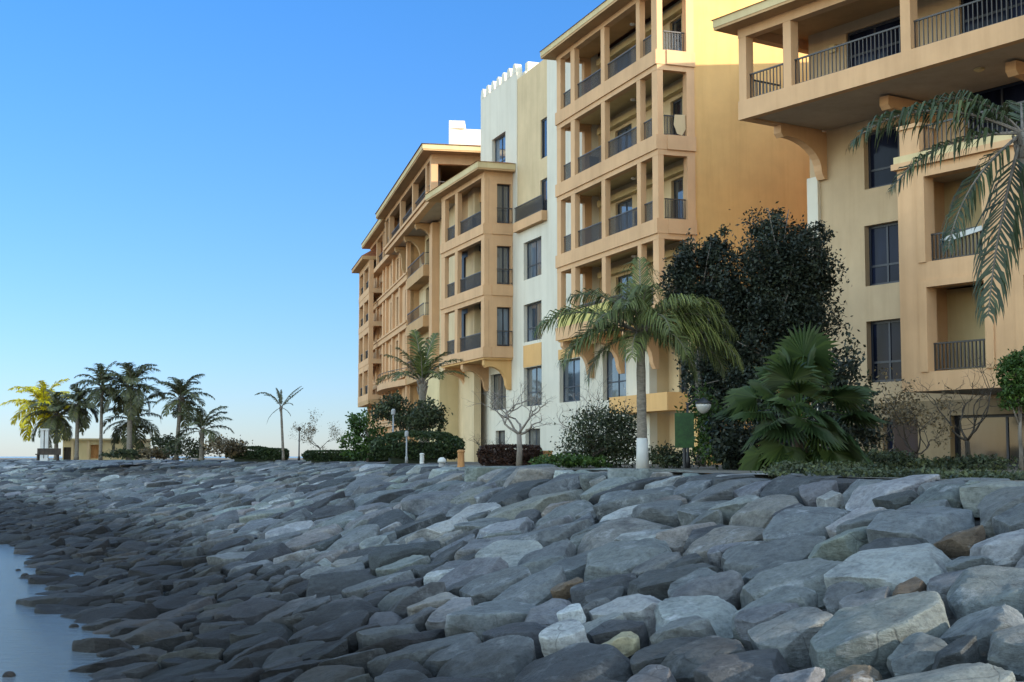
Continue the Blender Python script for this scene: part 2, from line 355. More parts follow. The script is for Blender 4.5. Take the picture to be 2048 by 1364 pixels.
    for s in (-10.35, -6.9, -3.4): bracket(M, s, .36, WO, -.1, 8.5, 1.7, T, M_tan)
    MB().box(M, sL+.1, sR-.1, WO, -.05, 8.42, 8.5).build('soffit', M_orange, T)
    # wall under the bay: entrance recess and ochre canopy band
    MB().wall(M, -4.2, .1, GZ-.5, 8.42, WO-.9, WO-1.2, [(-3.2, -.8, 5.7, 7.9)]).build('recessed_wall', M_cream, T)
    window(M, -3.2, -.8, 5.7, 7.9, WO-1.0, T, mv=(.5,))
    MB().box(M, -4.5, -4.2, WO-.95, WO-.352, GZ-.5, 8.42).build('return_wall', M_cream, T)
    MB().box(M, -6.4, -.6, WO+.001, WO+.9, 5.0, 5.72).build('canopy', M_orange, T)
    MB().box(M, -1.0, -.6, WO-.9, WO, GZ-.4, 5.0).build('pier', M_cream, T)
    MB().box(M, -.62, .19, WO-.88, WO-.012, GZ-.5, 8.4).build('pier', M_cream, T)
    # hipped tile roof on the bay
    e0, e1, ez = sL-.55, sR+.5, 21.88
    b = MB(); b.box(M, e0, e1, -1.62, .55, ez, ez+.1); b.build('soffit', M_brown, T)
    b = MB(); b.box(M, e0-.02, e1+.02, .44, .57, ez+.1, ez+.34); b.box(M, e0-.02, e0+.1, -1.6, .44, ez+.1, ez+.34); b.box(M, e1-.1, e1+.02, -1.6, .44, ez+.1, ez+.34); b.build('fascia', M_beige, T)
    b = MB(); a = [M.W(e0-.06, .62, ez+.34), M.W(e1+.06, .62, ez+.34), M.W(e1+.06, -4, ez+.34), M.W(e0-.06, -4, ez+.34)]; t = [M.W(e0+2.2, -1.9, ez+1.35), M.W(e1-2.2, -1.9, ez+1.35), M.W(e1-2.2, -4, ez+1.35), M.W(e0+2.2, -4, ez+1.35)]
    b.hexa(a+t); b.build('roof', M_tile, T)
    # end wall and body
    MB().box(M, -.15, .2, -22, WO-.01, GZ-.5, 23.9).build('end_wall', M_end, T)
    MB().box(M, -27.28, -.2, -22, -20, GZ-.5, 22.5).build('rear_wall', M_cream, T)
    MB().box(M, -27.28, -.2, -20, WO-.9, 22.3, 22.5).build('roof_slab', M_cream, T)
    MB().box(M, -27.28, -26.9, -20, WO-.36, GZ-.5, 22.29).build('end_wall', M_cream, T)
    MB().box(M, -30.2, -27.3, -4, WO-.36, 18.1, 18.3).build('roof_slab', M_cream, T)
    # --- small three-storey bay
    sl, sr = -29.85, -21.58; zz = (8.47, 11.82, 15.15); ct = 18.55; S3 = side(M, sr, 0)
    c3 = ((sl, -29.05), (-27.1, -26.5), (-22.2, sr))
    for k, z in enumerate(zz):
        zt = zz[k+1] if k < 2 else ct
        b = MB(); b.box(M, sl, sr, -.45, .05, z, z+.55); b.box(M, sr-.45, sr+.05, WO, -.45, z, z+.55); b.box(M, sl, sl+.45, WO, -.45, z, z+.55); b.build('balcony_front', M_tan, T)
        b = MB(); b.box(M, sl+.02, sr-.02, -.34, -.02, zt-.28, zt); b.box(M, sr-.34, sr-.02, WO, -.34, zt-.28, zt); b.build('beam', M_tan, T)
        MB().box(M, sl+.45, sr-.45, BK+.35, -.45, z+.1, z+.5).build('floor_slab', M_soffit, T)
        for (a, c) in c3: MB().box(M, a+.03, c-.03, -.28, -.03, z+.55, zt-.28).build('column', M_tan, T)
        sh = [(.75, 1.55, z+.62, zt-.62)]
        MB().wall(S3, .29, 1.64, z+.55, zt-.28, -.02, -.3, sh).build('side_wall', M_tan, T)
        window(S3, *sh[0], -.3, T, gl=M_glass2, mv=(.55,), name='balcony_door')
        railing(S3, .72, 1.6, z+.62, z+1.45, .06, T, step=.3)
        for (a, c), (e, _) in zip(c3, c3[1:]): railing(M, c, e, z+.55, z+1.42, -.2, T, tint=True)
        gl = [(-28.9, -27.0, z+.6, zt-.3), (-26.5, -22.3, z+.6, zt-.3)]
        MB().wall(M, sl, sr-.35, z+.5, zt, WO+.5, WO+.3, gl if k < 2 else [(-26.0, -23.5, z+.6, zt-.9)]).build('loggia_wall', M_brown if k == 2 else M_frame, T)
        for g in (gl if k < 2 else [(-26.0, -23.5, z+.6, zt-.9)]): window(M, *g, WO+.42, T, mv=(.5,), name='balcony_door')
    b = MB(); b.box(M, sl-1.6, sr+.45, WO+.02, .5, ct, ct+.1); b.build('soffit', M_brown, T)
    b = MB(); b.box(M, sl-1.62, sr+.47, .4, .52, ct+.1, ct+.42); b.box(M, sr+.35, sr+.47, WO+.01, .4, ct+.1, ct+.42); b.box(M, sl-1.62, sl-1.5, WO+.01, .4, ct+.1, ct+.42); b.build('fascia', M_beige, T)
    b = MB(); b.hexa([M.W(sl-1.68, .58, ct+.42), M.W(sr+.53, .58, ct+.42), M.W(sr+.53, WO+.015, ct+.42), M.W(sl-1.68, WO+.015, ct+.42)]+[M.W(sl-.5, WO+.3, ct+.75), M.W(sr-.8, WO+.3, ct+.75), M.W(sr-.8, WO+.016, ct+.75), M.W(sl-.5, WO+.016, ct+.75)]); b.build('roof', M_tile, T)
    MB().box(M, sl+.1, sr-.05, WO+.01, -.02, 8.36, 8.47).build('soffit', M_orange, T)
    bracket(M, -25.9, .4, WO, -.1, 8.36, 1.5, T, M_tan); bracket(M, -22.0, .4, WO, -.1, 8.36, 1.6, T, M_orange); bracket(M, -29.4, .4, WO, -.1, 8.36, 1.5, T, M_tan)
    # tan base pier; wall under the small bay has its shade painted in brown
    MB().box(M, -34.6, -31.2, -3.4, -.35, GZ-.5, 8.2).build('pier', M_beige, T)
    MB().box(M, -31.2, -27.3, -3, WO+.02, GZ-.5, 8.3).build('pier', M_shade_wall, T)
    return T
middle_block()

# ================================================================== right apartment block
def right_block():
    B = RB
    T = thing('apartment_block', B.W(6, -6, GZ), 'cream and ochre apartment block with a deep bracketed top balcony, at the right', 'building', 'apartment blocks along the promenade')
    END = 58
    w = [(.05, 2.75, 12.4, 14.42), (.0, 1.62, 9.03, 11.13), (.0, 1.62, 5.7, 7.81), (.62, 2.12, 2.98, 4.46), (3.42, 7.4, 2.85, 4.5), (4.26, 6.9, 12.4, 14.88)]
    MB().wall(B, -2.52, END, 5.0, 15.0, 0, -.4, w).build('wall', M_sand, T)
    MB().wall(B, -2.52, END, GZ-.5, 5.0, .004, -.4, w).build('shaded_lower_wall', M_shade_base, T)  # overhang shade painted into the lower wall as darker brown, with stains
    for i, q in enumerate(w): window(B, *q, -.22, T, mv=(.5,) if i != 3 else (), mh=(.33,) if i in (0, 1, 2) else (), gl=M_dim if i == 4 else M_navy, fw=.09)
    MB().box(B, -2.54, -2.02, 0, .14, GZ-.5, 13.2).build('corner_pilaster', M_white, T)
    # top balcony
    F0 = 3.9
    b = MB(); b.box(B, -2.06, END, F0-.3, F0, 14.75, 15.4); b.box(B, -2.06, -1.7, .2, F0-.3, 14.75, 15.4); b.build('balcony_front', M_tan, T)
    MB().box(B, -1.7, END, 0.01, F0-.3, 14.82, 15.2).build('soffit', M_soffit, T)
    posts = [(-2.02, -1.66), (.12, .48), (5.08, 5.46), (9.9, 10.28), (14.7, 15.1), (19.5, 19.9)]
    for a, c in posts: MB().box(B, a, c, F0-.36, F0-.02, 15.4, 17.62).build('post', M_tan, T)
    MB().box(B, -2.02, -1.66, 1.35, 1.75, 15.4, 17.62).build('post', M_tan, T)
    b = MB(); b.box(B, -2.04, END, F0-.36, F0-.01, 17.62, 17.95); b.box(B, -2.04, -1.68, 0, F0-.36, 17.62, 17.95); b.build('beam', M_tan, T)
    d = [(.52, 2.92, 15.4, 17.6), (5.25, 8.6, 15.4, 17.6), (10.4, 13, 15.4, 17.6)]
    MB().wall(B, -1.22, END, 15.2, 17.95, 1.3, 1.0, d).build('loggia_wall', M_sand, T)
    MB().box(B, -1.22, -.9, -12, .99, 15.2, 17.95).build('side_wall', M_tan, T)
    for q in d: window(B, *q, 1.22, T, mv=(.5,), mh=(.62,), fw=.09, gl=M_navy, name='balcony_door')
    for (a, c), (e, _) in zip(posts, posts[1:]): railing(B, c, e, 15.4, 16.32, F0-.2, T, step=.16, bar=.014)
    S = side(B, -2.0, F0); railing(S, .38, 2.1, 15.4, 16.32, -.12, T, step=.16, bar=.014); railing(S, 2.55, 3.8, 15.4, 16.32, -.12, T, step=.16, bar=.014)
    # small wall lamp on the back wall
    MB().box(B, -.15, .12, 1.31, 1.42, 17.05, 17.32).build('wall_lamp', M_beige, T)
    MB().lathe(B.W(6.6, 2.2, 14.76), [(.16, .05), (.16, 0), (.05, -.05)], 12).build('soffit_lamp', M_beige, T)
    # roof
    ez = 17.95
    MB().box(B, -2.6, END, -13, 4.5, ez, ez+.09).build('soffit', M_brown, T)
    b = MB(); b.box(B, -2.62, END, 4.4, 4.52, ez+.09, ez+.36); b.box(B, -2.62, -2.5, -13, 4.4, ez+.09, ez+.36); b.build('fascia', M_beige, T)
    b = MB(); b.hexa([B.W(-2.68, 4.58, ez+.36), B.W(END, 4.58, ez+.36), B.W(END, -13, ez+.36), B.W(-2.68, -13, ez+.36), B.W(.6, .5, ez+1.75), B.W(END, .5, ez+1.75), B.W(END, -9, ez+1.75), B.W(.6, -9, ez+1.75)]); b.build('roof', M_tile, T)
    MB().box(B, -2.2, END, -12.5, -2.6, ez+.5, 21.55).build('added_shadow_block', M_sand, T)  # unseen storey, added to cast the shadow line on the middle block
    for s in (-1.85, 2.95, 7.75): bracket(B, s, .36, .0, 2.25, 14.75, 1.7, T, M_tan)
    # box bay with loggias
    ops = [(5.87, 7.9, z0, z1) for z0, z1 in ((5.67, 8.15), (8.91, 11.45))]+[(9.2, 11.2, z0, z1) for z0, z1 in ((5.67, 8.15), (8.91, 11.45))]
    MB().wall(B, 4.84, 12.2, 5.1, 11.8, F0, F0-.4, ops).build('box_bay', M_tan, T)
    # raised frames round the openings
    b = MB()
    for (s0, s1, z0, z1) in ops:
        g = .28
        b.box(B, s0-g, s0, F0, F0+.05, z0-.01, z1+.2); b.box(B, s1, s1+g, F0, F0+.05, z0-.01, z1+.2); b.box(B, s0, s1, F0, F0+.05, z1, z1+.2)
    b.build('opening_frame', M_tan, T)
    b = MB(); b.box(B, 4.84, 5.2, 0, F0-.4, 5.1, 11.8); b.box(B, 11.9, 12.2, 0, F0-.4, 5.1, 11.8); b.box(B, 8.4, 8.7, 1.9, F0-.4, 5.4, 11.8); b.build('side_wall', M_tan, T)
    for z in (5.1, 8.3, 11.55): MB().box(B, 5.2, 11.9, 0.01, F0-.4, z, z+.28).build('floor_slab', M_soffit, T)
    for z0, z1 in ((5.67, 8.15), (8.91, 11.45)):
        dd = [(7.35, 8.2, z0-.25, z0+2.0), (10.6, 11.5, z0-.25, z0+2.0)]
        MB().wall(B, 5.2, 11.9, z0-.3, z1+.1, 2.2, 1.9, dd).build('loggia_wall', M_beige, T)
        for q in dd: window(B, *q, 2.1, T, name='balcony_door')
        for (a, c) in ((5.87, 7.9), (9.2, 11.2)): railing(B, a, c, z0, z0+.85, F0-.25, T, step=.13, bar=.02)
    # terrace over the box bay
    MB().box(B, 4.72, 12.3, 0.01, F0+.14, 11.8, 11.98).build('terrace_slab', M_tan, T)
    MB().box(B, 4.78, 12.25, 3.5, F0+.08, 11.98, 12.2).build('kerb', M_beige, T)
    b = MB(); b.box(B, 4.96, 5.7, 3.25, F0, 12.2, 13.0); b.box(B, 4.9, 5.76, 3.2, F0+.06, 13.0, 13.12); b.build('terrace_pillar', M_tan, T)
    railing(B, 5.72, 12.2, 12.2, 13.05, F0-.2, T, step=.16, bar=.014)
    # body
    MB().box(B, -2.5, -2.1, -13, -.41, GZ-.5, 14.74).build('end_wall', M_bounce, T)  # unseen face, strong orange chosen to bounce warm light into the gap
    MB().box(B, -2.5, END, -13.4, -13, GZ-.5, 17.9).build('rear_wall', M_sand, T)
    MB().box(B, END-.3, END, -13, 1.0, GZ-.5, 17.9).build('end_wall', M_sand, T)
right_block()

# ================================================================== left wing
def left_block():
    B = L
    T = thing('apartment_block', B.W(-8, -6, GZ), 'long tan apartment block with a screened top loggia and corner tower, farthest along the shore', 'building', 'apartment blocks along the promenade')
    W1, W2 = -1.7, -1.05
    s78 = -7.8
    fl = [(15.95, 16.5), (12.45, 13.0), (8.95, 9.5), (5.5, 6.0)]
    # main wall at the recess between the blocks, with arched doors
    d = [(-4.4, -2.2, z+.55, z+2.9) for z in (15.4, 12.0, 8.5, 5.1)]
    MB().wall(B, s78, 14.5, GZ-.5, 19.0, W1, W1-.4, d).build('wall', M_cream, T)
    for q in d: window(B, *q, W1-.2, T, mv=(.5,), name='balcony_door')
    for z in (15.4, 12.0, 8.5):
        MB().box(B, s78, .4, W1, -.8, z-.2, z+.3).build('balcony_slab', M_brown, T)
        b = MB(); b.box(B, s78, .4, -.92, -.8, z+.3, z+.55); b.box(B, .28, .4, W1, -.92, z+.3, z+.55); b.build('parapet', M_brown, T)
        railing(B, s78, .3, z+.55, z+1.4, -.86, T, step=.4)
        railing(side(B, .34, -.9), .05, .75, z+.55, z+1.4, 0, T, step=.4)
    MB().box(B, .4, 1.7, W1, W1+.5, GZ-.5, 18.6).build('pilaster', M_tan, T)
    # projecting block with tall narrow windows between pilasters
    hol = []
    for (x0, x1) in ((781, 787), (793, 800), (810, 816)):
        s0, s1 = B.s_(x0, 620, W2), B.s_(x1, 620, W2)
        for z0, z1 in ((13.2, 15.5), (9.7, 12.1), (6.2, 8.6), (3.2, 5.1), (16.7, 18.5)): hol.append((s0, s1, z0, z1))
    for (x0, x1) in ((745, 748), (751, 756.5), (760, 767)):
        s0, s1 = B.s_(x0, 620, W2), B.s_(x1, 620, W2)
        for z0, z1 in ((16.4, 18.0), (13.4, 15.2), (10.0, 11.8), (6.7, 8.5), (3.6, 5.2)): hol.append((s0, s1, z0, z1))
    sA = B.s_(741, 620, W2)
    MB().wall(B, sA, s78, GZ-.5, 19.0, W2, W2-.28, hol).build('wall', M_tan, T)
    MB().box(B, sA, s78-.5, W2-.40, W2-.30, GZ-.5, 19.0).build('glazing', M_glass, T)
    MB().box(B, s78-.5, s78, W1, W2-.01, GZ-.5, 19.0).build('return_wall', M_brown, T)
    for z0, z1 in fl:
        b = MB(); b.box(B, sA-.1, s78+.12, W2+.001, W2+.28, z0, z1); b.box(B, sA-.15, s78+.17, W2+.28, W2+.36, z1-.16, z1-.02); b.build('floor_band', M_tan, T)
    for x in (741.5, 757, 770, 776, 789, 803, 818):
        s0 = B.s_(x, 620, W2)-.35; MB().box(B, s0, s0+.7, W2+.002, W2+.2, GZ-.4, 18.9).build('pilaster', M_tan, T)
    # screened top loggia on brackets
    g0, g1 = B.s_(770, 480, 0), 8.95
    b = MB(); b.box(B, g0, g1, -.45, 0, 18.72, 19.12); b.box(B, g0, g1+.02, .0, .12, 19.02, 19.2); b.box(B, g1-.4, g1, -9, -.45, 18.72, 19.12); b.build('balcony_front', M_tan, T)
    MB().box(B, g0, g1-.4, -9, -.45, 18.75, 19.0).build('soffit', M_soffit, T)
    for x in (769.8, 777.5, 799.5, 824, 850.5): 
        s0 = B.s_(x, 420, 0); MB().box(B, s0-.22, s0+.22, -.4, -.03, 19.12, 21.3).build('post', M_tan, T)
    MB().box(B, g1-.55, g1-.02, -.45, -.02, 19.12, 21.3).build('post', M_tan, T)
    MB().box(B, g1-.4, g1-.02, -4.6, -4.1, 19.12, 21.3).build('post', M_tan, T)
    b = MB(); b.box(B, g0, g1-.01, -.42, -.03, 21.3, 21.6); b.box(B, g1-.4, g1-.01, -9, -.42, 21.0, 21.6); b.build('beam', M_tan, T)
    MB().box(B, g0, g1-2.6, -1.05, -.95, 19.0, 21.5).build('slatted_screen', M_screen, T)
    MB().box(B, -12, g1-.5, -5, -4.7, 19.0, 21.6).build('loggia_wall', M_tan, T)
    MB().box(B, g1-.6, g1-.3, -9, -4.6, 19.0, 21.6).build('side_wall', M_tan, T)
    railing(B, g0+.2, g1-.6, 19.12, 20.0, -.2, T, step=.25); railing(side(B, g1-.2, -.45), .1, 3.6, 19.12, 19.95, 0, T, step=.2)
    for s in (.3, -5.3, -10.5): bracket(B, s, .45, W1 if s > -7 else W2, -.25, 18.72, 1.9, T, M_brown)
    e0, e1 = g0-.8, g1+.9
    MB().box(B, e0, e1, -9, .6, 21.6, 21.7).build('soffit', M_brown, T)
    b = MB(); b.box(B, e0-.02, e1+.02, .5, .64, 21.7, 22.0); b.box(B, e1-.1, e1+.02, -9, .5, 21.7, 22.0); b.box(B, e0-.02, e0+.1, -9, .5, 21.7, 22.0); b.build('fascia', M_beige, T)
    b = MB(); b.hexa([B.W(e0-.1, .72, 22.0), B.W(e1+.1, .72, 22.0), B.W(e1+.1, -9, 22.0), B.W(e0-.1, -9, 22.0), B.W(e0+2, -3, 22.6), B.W(e1-2.4, -3, 22.6), B.W(e1-2.4, -9, 22.6), B.W(e0+2, -9, 22.6)]); b.build('roof', M_tile, T)
    # second, lower loggia
    h0, h1 = B.s_(742, 520, -.5), g0-.3
    MB().box(B, h0, h1, W2-.4, -.4, 18.75, 19.1).build('balcony_front', M_tan, T)
    for k in range(4):
        s0 = h0+.3+(h1-h0-.6)*k/3; MB().box(B, s0-.2, s0+.2, -.8, -.45, 19.1, 21.2).build('post', M_tan, T)
    MB().box(B, h0, h1, -.85, -.42, 21.2, 21.45).build('beam', M_tan, T)
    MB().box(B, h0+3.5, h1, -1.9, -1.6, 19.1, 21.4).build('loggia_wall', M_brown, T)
    railing(B, h0+.3, h1-.3, 19.1, 19.95, -.62, T, step=.25)
    MB().box(B, h0-1, h1+.2, -4, .2, 21.45, 21.55).build('soffit', M_brown, T)
    b = MB(); b.box(B, h0-1.02, h1+.22, .1, .24, 21.55, 21.85); b.build('fascia', M_beige, T)
    b = MB(); b.hexa([B.W(h0-1.1, .3, 21.85), B.W(h1+.2, .3, 21.85), B.W(h1+.2, -4, 21.85), B.W(h0-1.1, -4, 21.85), B.W(h0+1, -2, 22.3), B.W(h1+.2, -2, 22.3), B.W(h1+.2, -4, 22.3), B.W(h0+1, -4, 22.3)]); b.build('roof', M_tile, T)
    # corner tower with open loggias
    t0, t1 = -35.0, -26.2; D = -2.0
    zs = (8.0, 11.05, 14.25, 17.1); 
    for k, z in enumerate(zs):
        zt = (zs+(19.95,))[k+1]
        b = MB(); b.box(B, t0, t1, -.35, 0, z-.02, z+.5); b.box(B, t0, t0+.35, D, -.35, z-.02, z+.5); b.build('balcony_front', M_tan, T)
        MB().box(B, t0+.35, t1, D, -.35, z, z+.4).build('floor_slab', M_tan, T)
        for a, c in ((t0, t0+.5), (-31.2, -30.4), (t1-.6, t1)): MB().box(B, a+.02, c-.02, -.4, -.02, z+.5, zt-.02).build('post', M_tan, T)
        MB().box(B, t0+.02, t0+.4, D, D+.4, z+.5, zt-.02).build('post', M_tan, T)
        MB().box(B, t0+.5, t1-.6, -.36, -.03, zt-.5, zt-.02).build('beam', M_tan, T)
        railing(B, t0+.5, t1-.6, z+.5, z+1.3, -.2, T, step=.2, tint=True)
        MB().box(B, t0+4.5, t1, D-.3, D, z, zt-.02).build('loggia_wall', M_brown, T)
    b = MB(); b.box(B, t0-.7, t1, D, .6, 19.95, 20.25); b.build('fascia', M_brown, T)
    b = MB(); b.hexa([B.W(t0-.75, .66, 20.25), B.W(t1, .66, 20.25), B.W(t1, D-2, 20.25), B.W(t0-.75, D-2, 20.25), B.W(t0+1, -.8, 21.1), B.W(t1, -.8, 21.1), B.W(t1, D-2, 21.1), B.W(t0+1, D-2, 21.1)]); b.build('roof', M_tile, T)
    MB().box(B, t0, t1, D, .0, 7.6, 7.98).build('soffit', M_brown, T)
    MB().box(B, t1, sA, -2.4, -1.2, GZ-.5, 19.9).build('wall', M_tan, T)
    MB().box(B, t0+4.4, sA, -4, -2.41, GZ-.5, 19.9).build('wall', M_tan, T)
    # curved balcony low on the front
    b = MB(); s0, s1 = B.s_(765, 760, W2), s78; n = 14
    f0 = [(s0+(s1-s0)*k/n, W2+.3+.9*math.sin(math.pi*k/n)) for k in range(n+1)]
    ring = [(s0, W2)]+f0+[(s1, W2)]
    b.prism([B.W(a, o, 8.3) for a, o in ring], [B.W(a, o, 8.75) for a, o in ring]); b.build('curved_balcony', M_tan, T)
    b = MB()
    for (a, o), (a2, o2) in zip(f0, f0[1:]): b.tube([B.W(a, o-.06, 9.55), B.W(a2, o2-.06, 9.55)], .025, 5); b.tube([B.W(a, o-.06, 8.75), B.W(a, o-.06, 9.55)], .018, 4)
    b.build('railing', M_rail, T)
    # penthouse and body
    p0 = at(898, 262, 97); q0 = at(985, 262, 97)
    b = MB(); b.hexa([Vector((x, y, z)) for z in (22.3, 26.2) for x, y in ((p0.x, 97), (q0.x+1, 97.8), (q0.x+1, 104), (p0.x, 104))]); b.build('penthouse', M_white, T)
    b = MB(); b.hexa([Vector((x, y, z)) for z in (26.2, 26.75) for x, y in ((p0.x, 96.99), (p0.x+1.1, 97.08), (p0.x+1.1, 104), (p0.x, 104))]); b.build('parapet', M_white, T)
    MB().box(B, -24, 14.5, -20, -9.2, GZ-.5, 21.5).build('rear_wing', M_tan, T)
left_block()

def chair(P, rot, label):
    T = thing('balcony_chair', P, label, 'chair', 'chairs on the balconies'); P = Vector(P)
    q = lambda x, y: (P.x+x*math.cos(rot)-y*math.sin(rot), P.y+x*math.sin(rot)+y*math.cos(rot))
    MB().wbox(q(0, 0), .25, .25, P.z+.42, P.z+.46, rot).build('seat', M_black, T); MB().wbox(q(0, .25), .25, .02, P.z+.46, P.z+.95, rot).build('backrest', M_black, T)
    for x in (-.22, .22):
        for y in (-.22, .22): MB().wbox(q(x, y), .018, .018, P.z, P.z+.42, rot).build('leg', M_black, T)
chair(M.W(-7.9, -.9, 15.2+.505), .6, 'dark chair behind the railing on the second loggia floor from the top')
chair(M.W(-3.0, -.9, 11.87+.505), 2.2, 'dark chair behind the railing on the third loggia floor from the top')
chair(M.W(-25.0, -.8, 15.15+.505), 1.2, 'dark chair on the top floor of the small bay')
b = MB(); S2 = side(M, .3, 0); zz = 15.2+.58; pr = [(.80, zz+.86), (1.26, zz+.88), (1.28, zz+.3), (1.12, zz+.05), (.90, zz+.1), (.76, zz+.45)]
b.prism([S2.W(a, -.10, z) for a, z in pr], [S2.W(a, -.13+.04*math.sin(a*9), z) for a, z in pr])
b.build('towel', M_cream, loc=M.W(.3, -1, zz), label='pale towel hanging over the corner balcony railing of the middle block', cat='towel')
b = MB(); pr = [(6.3, 9.52), (6.6, 9.44), (7.75, 9.60), (7.88, 9.68), (7.75, 9.74), (6.6, 9.60)]
b.prism([RB.W(a, 3.72, z) for a, z in pr], [RB.W(a, 3.80, z) for a, z in pr]); b.build('board', M_paint, loc=RB.W(7, 3.76, 9.4), label='long white board tied along the upper box bay railing', cat='board')
# ================================================================== ground, sea, rock bank
CW = [((16, -14), (5, -16)), ((13, -6), (2.5, -8)), ((10.5, 2), (.4, -1)), ((8.5, 9), (-1.8, 6)), ((6.15, 16.8), (-4.0, 13.5)), ((4.08, 24), (-5.85, 20.5)),
      ((2.7, 29), (-7.5, 26)), ((-.6, 39), (-11.0, 34)), ((-4.7, 56), (-18.0, 50.8)), ((-14, 93), (-36, 78)), ((-31, 120), (-54, 98)), ((-51, 140), (-77, 112)), ((-90, 165), (-108, 132)), ((-150, 190), (-162, 152))]
def catmull(P, n=24):
    P = [np.array(p, float) for p in P]; out = []
    for i in range(len(P)-1):
        p0, p1, p2, p3 = P[max(i-1, 0)], P[i], P[i+1], P[min(i+2, len(P)-1)]
        for k in range(n):
            t = k/n; out.append(.5*((2*p1)+(p2-p0)*t+(2*p0-5*p1+4*p2-p3)*t*t+(3*p1-p0-3*p2+p3)*t**3))
    out.append(P[-1]); return np.array(out)
Cc, Wc = catmull([c for c, _ in CW]), catmull([w for _, w in CW])
mid = (Cc*.6+Wc*.4); arc = np.concatenate([[0], np.cumsum(np.hypot(*np.diff(mid, axis=0).T))])
def zprof(q): q = np.clip(q, -.2, 1.3); return np.where(q < 0, GZ, GZ-2.80*(1-np.sign(1-q)*np.abs(1-q)**1.4))
def surf(a, q):                                      # arrays -> xyz of the bank
    a = np.asarray(a, float); q = np.asarray(q, float)
    cx, cy = np.interp(a, arc, Cc[:, 0]), np.interp(a, arc, Cc[:, 1]); wx, wy = np.interp(a, arc, Wc[:, 0]), np.interp(a, arc, Wc[:, 1])
    return np.stack([cx+(wx-cx)*q, cy+(wy-cy)*q, zprof(q)], -1)
def wid(a): return np.hypot(np.interp(a, arc, Cc[:, 0])-np.interp(a, arc, Wc[:, 0]), np.interp(a, arc, Cc[:, 1])-np.interp(a, arc, Wc[:, 1]))
AMAX = arc[-1]
def sheet(name, P, nu, nv, m, kind, dz=0):
    b = MB(); b.v = [Vector((p[0], p[1], p[2]+dz)) for p in P]
    for i in range(nu-1):
        for j in range(nv-1): k = i*nv+j; b.f.append((k, k+1, k+nv+1, k+nv)); b.t.append(.5)
    return b.build(name, m, kind=kind, smooth=True)
ga, gq = np.linspace(0, AMAX, 240), np.linspace(-.06, 1.25, 26)
A_, Q_ = np.meshgrid(ga, gq, indexing='ij'); P = surf(A_.ravel(), Q_.ravel()); P[:, 2] -= .42
sheet('bank_ground', P, 240, 26, M_core, 'structure')
# promenade: from the crest inland
cr = surf(np.linspace(0, AMAX, 240), np.full(240, -.055))
b = MB(); n = len(cr)
inn = [Vector((p[0], p[1], GZ-.03)) for p in cr]
far = [Vector((60+(k/(n-1))*-130 if k > n*.55 else 60, -20+260*min(1, k/(n*.55)) if k <= n*.55 else 240, GZ-.03)) for k in range(n)]
b.v = inn+far
for k in range(n-1): b.f.append((k, k+1, n+k+1, n+k)); b.t.append(.5)
b.build('promenade', M_prom, kind='structure')
b = MB(); z = -.0; b.v = [Vector(p) for p in ((-6000, -400, z), (6000, -400, z), (6000, 9000, z), (-6000, 9000, z))]; b.f = [(0, 1, 2, 3)]; b.t = [.5]
b.build('water', M_water, kind='structure')
b = MB(); b.v = [Vector(p) for p in ((-6000, -400, -4), (6000, -400, -4), (6000, 9000, -4), (-6000, 9000, -4))]; b.f = [(0, 1, 2, 3)]; b.t = [.5]
b.build('ground', M_core, kind='structure')

# ------------------------------------------------------------------ rocks
Z7 = [(100,160,115,'n'),(250,235,120,'n'),(100,395,130,'t'),(290,440,205,'t'),(540,240,210,'t'),(730,340,225,'n'),(1090,275,115,'p'),(1010,425,195,'g'),(1480,330,240,'n'),(1890,440,170,'p'),(1620,425,85,'b'),(1290,590,320,'p'),(1710,540,75,'n'),
 (640,650,300,'n'),(1790,770,310,'n'),(1140,965,450,'n'),(180,830,230,'p'),(560,865,105,'n'),(110,700,120,'n'),(60,580,75,'d'),(520,1160,340,'d'),(190,1070,200,'d'),(1020,1200,125,'b'),(1490,1270,420,'n'),(1920,1060,180,'n'),(1650,1110,100,'d'),(130,1300,160,'d'),
 (1340,690,50,'b'),(2000,1310,90,'n'),(1010,730,55,'n'),(1880,200,170,'n'),(1300,190,110,'d'),(760,170,110,'n'),(430,170,110,'n'),(1560,165,130,'n'),(880,215,50,'p')]
Z6 = [(240,750,200,'d'),(540,760,135,'d'),(620,845,160,'d'),(870,885,110,'p'),(1210,880,260,'n'),(1450,880,140,'n'),(210,930,205,'d'),(370,1010,115,'d'),(520,1050,200,'d'),(750,1090,280,'n'),(1060,1160,250,'n'),(1560,1200,300,'d'),(1880,850,180,'p'),(1820,1000,100,'d'),(1835,1040,70,'y'),
 (1620,930,40,'w'),(1565,1080,24,'w'),(650,1290,140,'n'),(1240,1340,110,'n'),(1920,1290,140,'n'),(130,1260,190,'t'),(330,1310,90,'n'),(60,1110,110,'d'),(170,1110,60,'d'),(50,870,90,'n'),(1590,600,215,'n'),(1250,560,215,'g'),(950,690,200,'n'),(1200,715,190,'n'),
 (1850,420,230,'t'),(1850,590,220,'n'),(800,440,135,'p'),(620,620,100,'g'),(960,330,170,'p'),(1190,420,130,'p'),(1090,385,140,'n'),(1440,450,220,'n'),(1380,245,250,'t'),(1500,330,170,'n'),(230,390,115,'n'),(430,360,140,'n'),(640,400,145,'d'),(450,475,60,'n'),(900,520,100,'n'),(120,670,70,'p'),(330,560,130,'d'),(420,590,90,'n'),(1800,700,150,'d'),(750,640,90,'d'),(1550,740,45,'b'),(100,520,140,'d')]
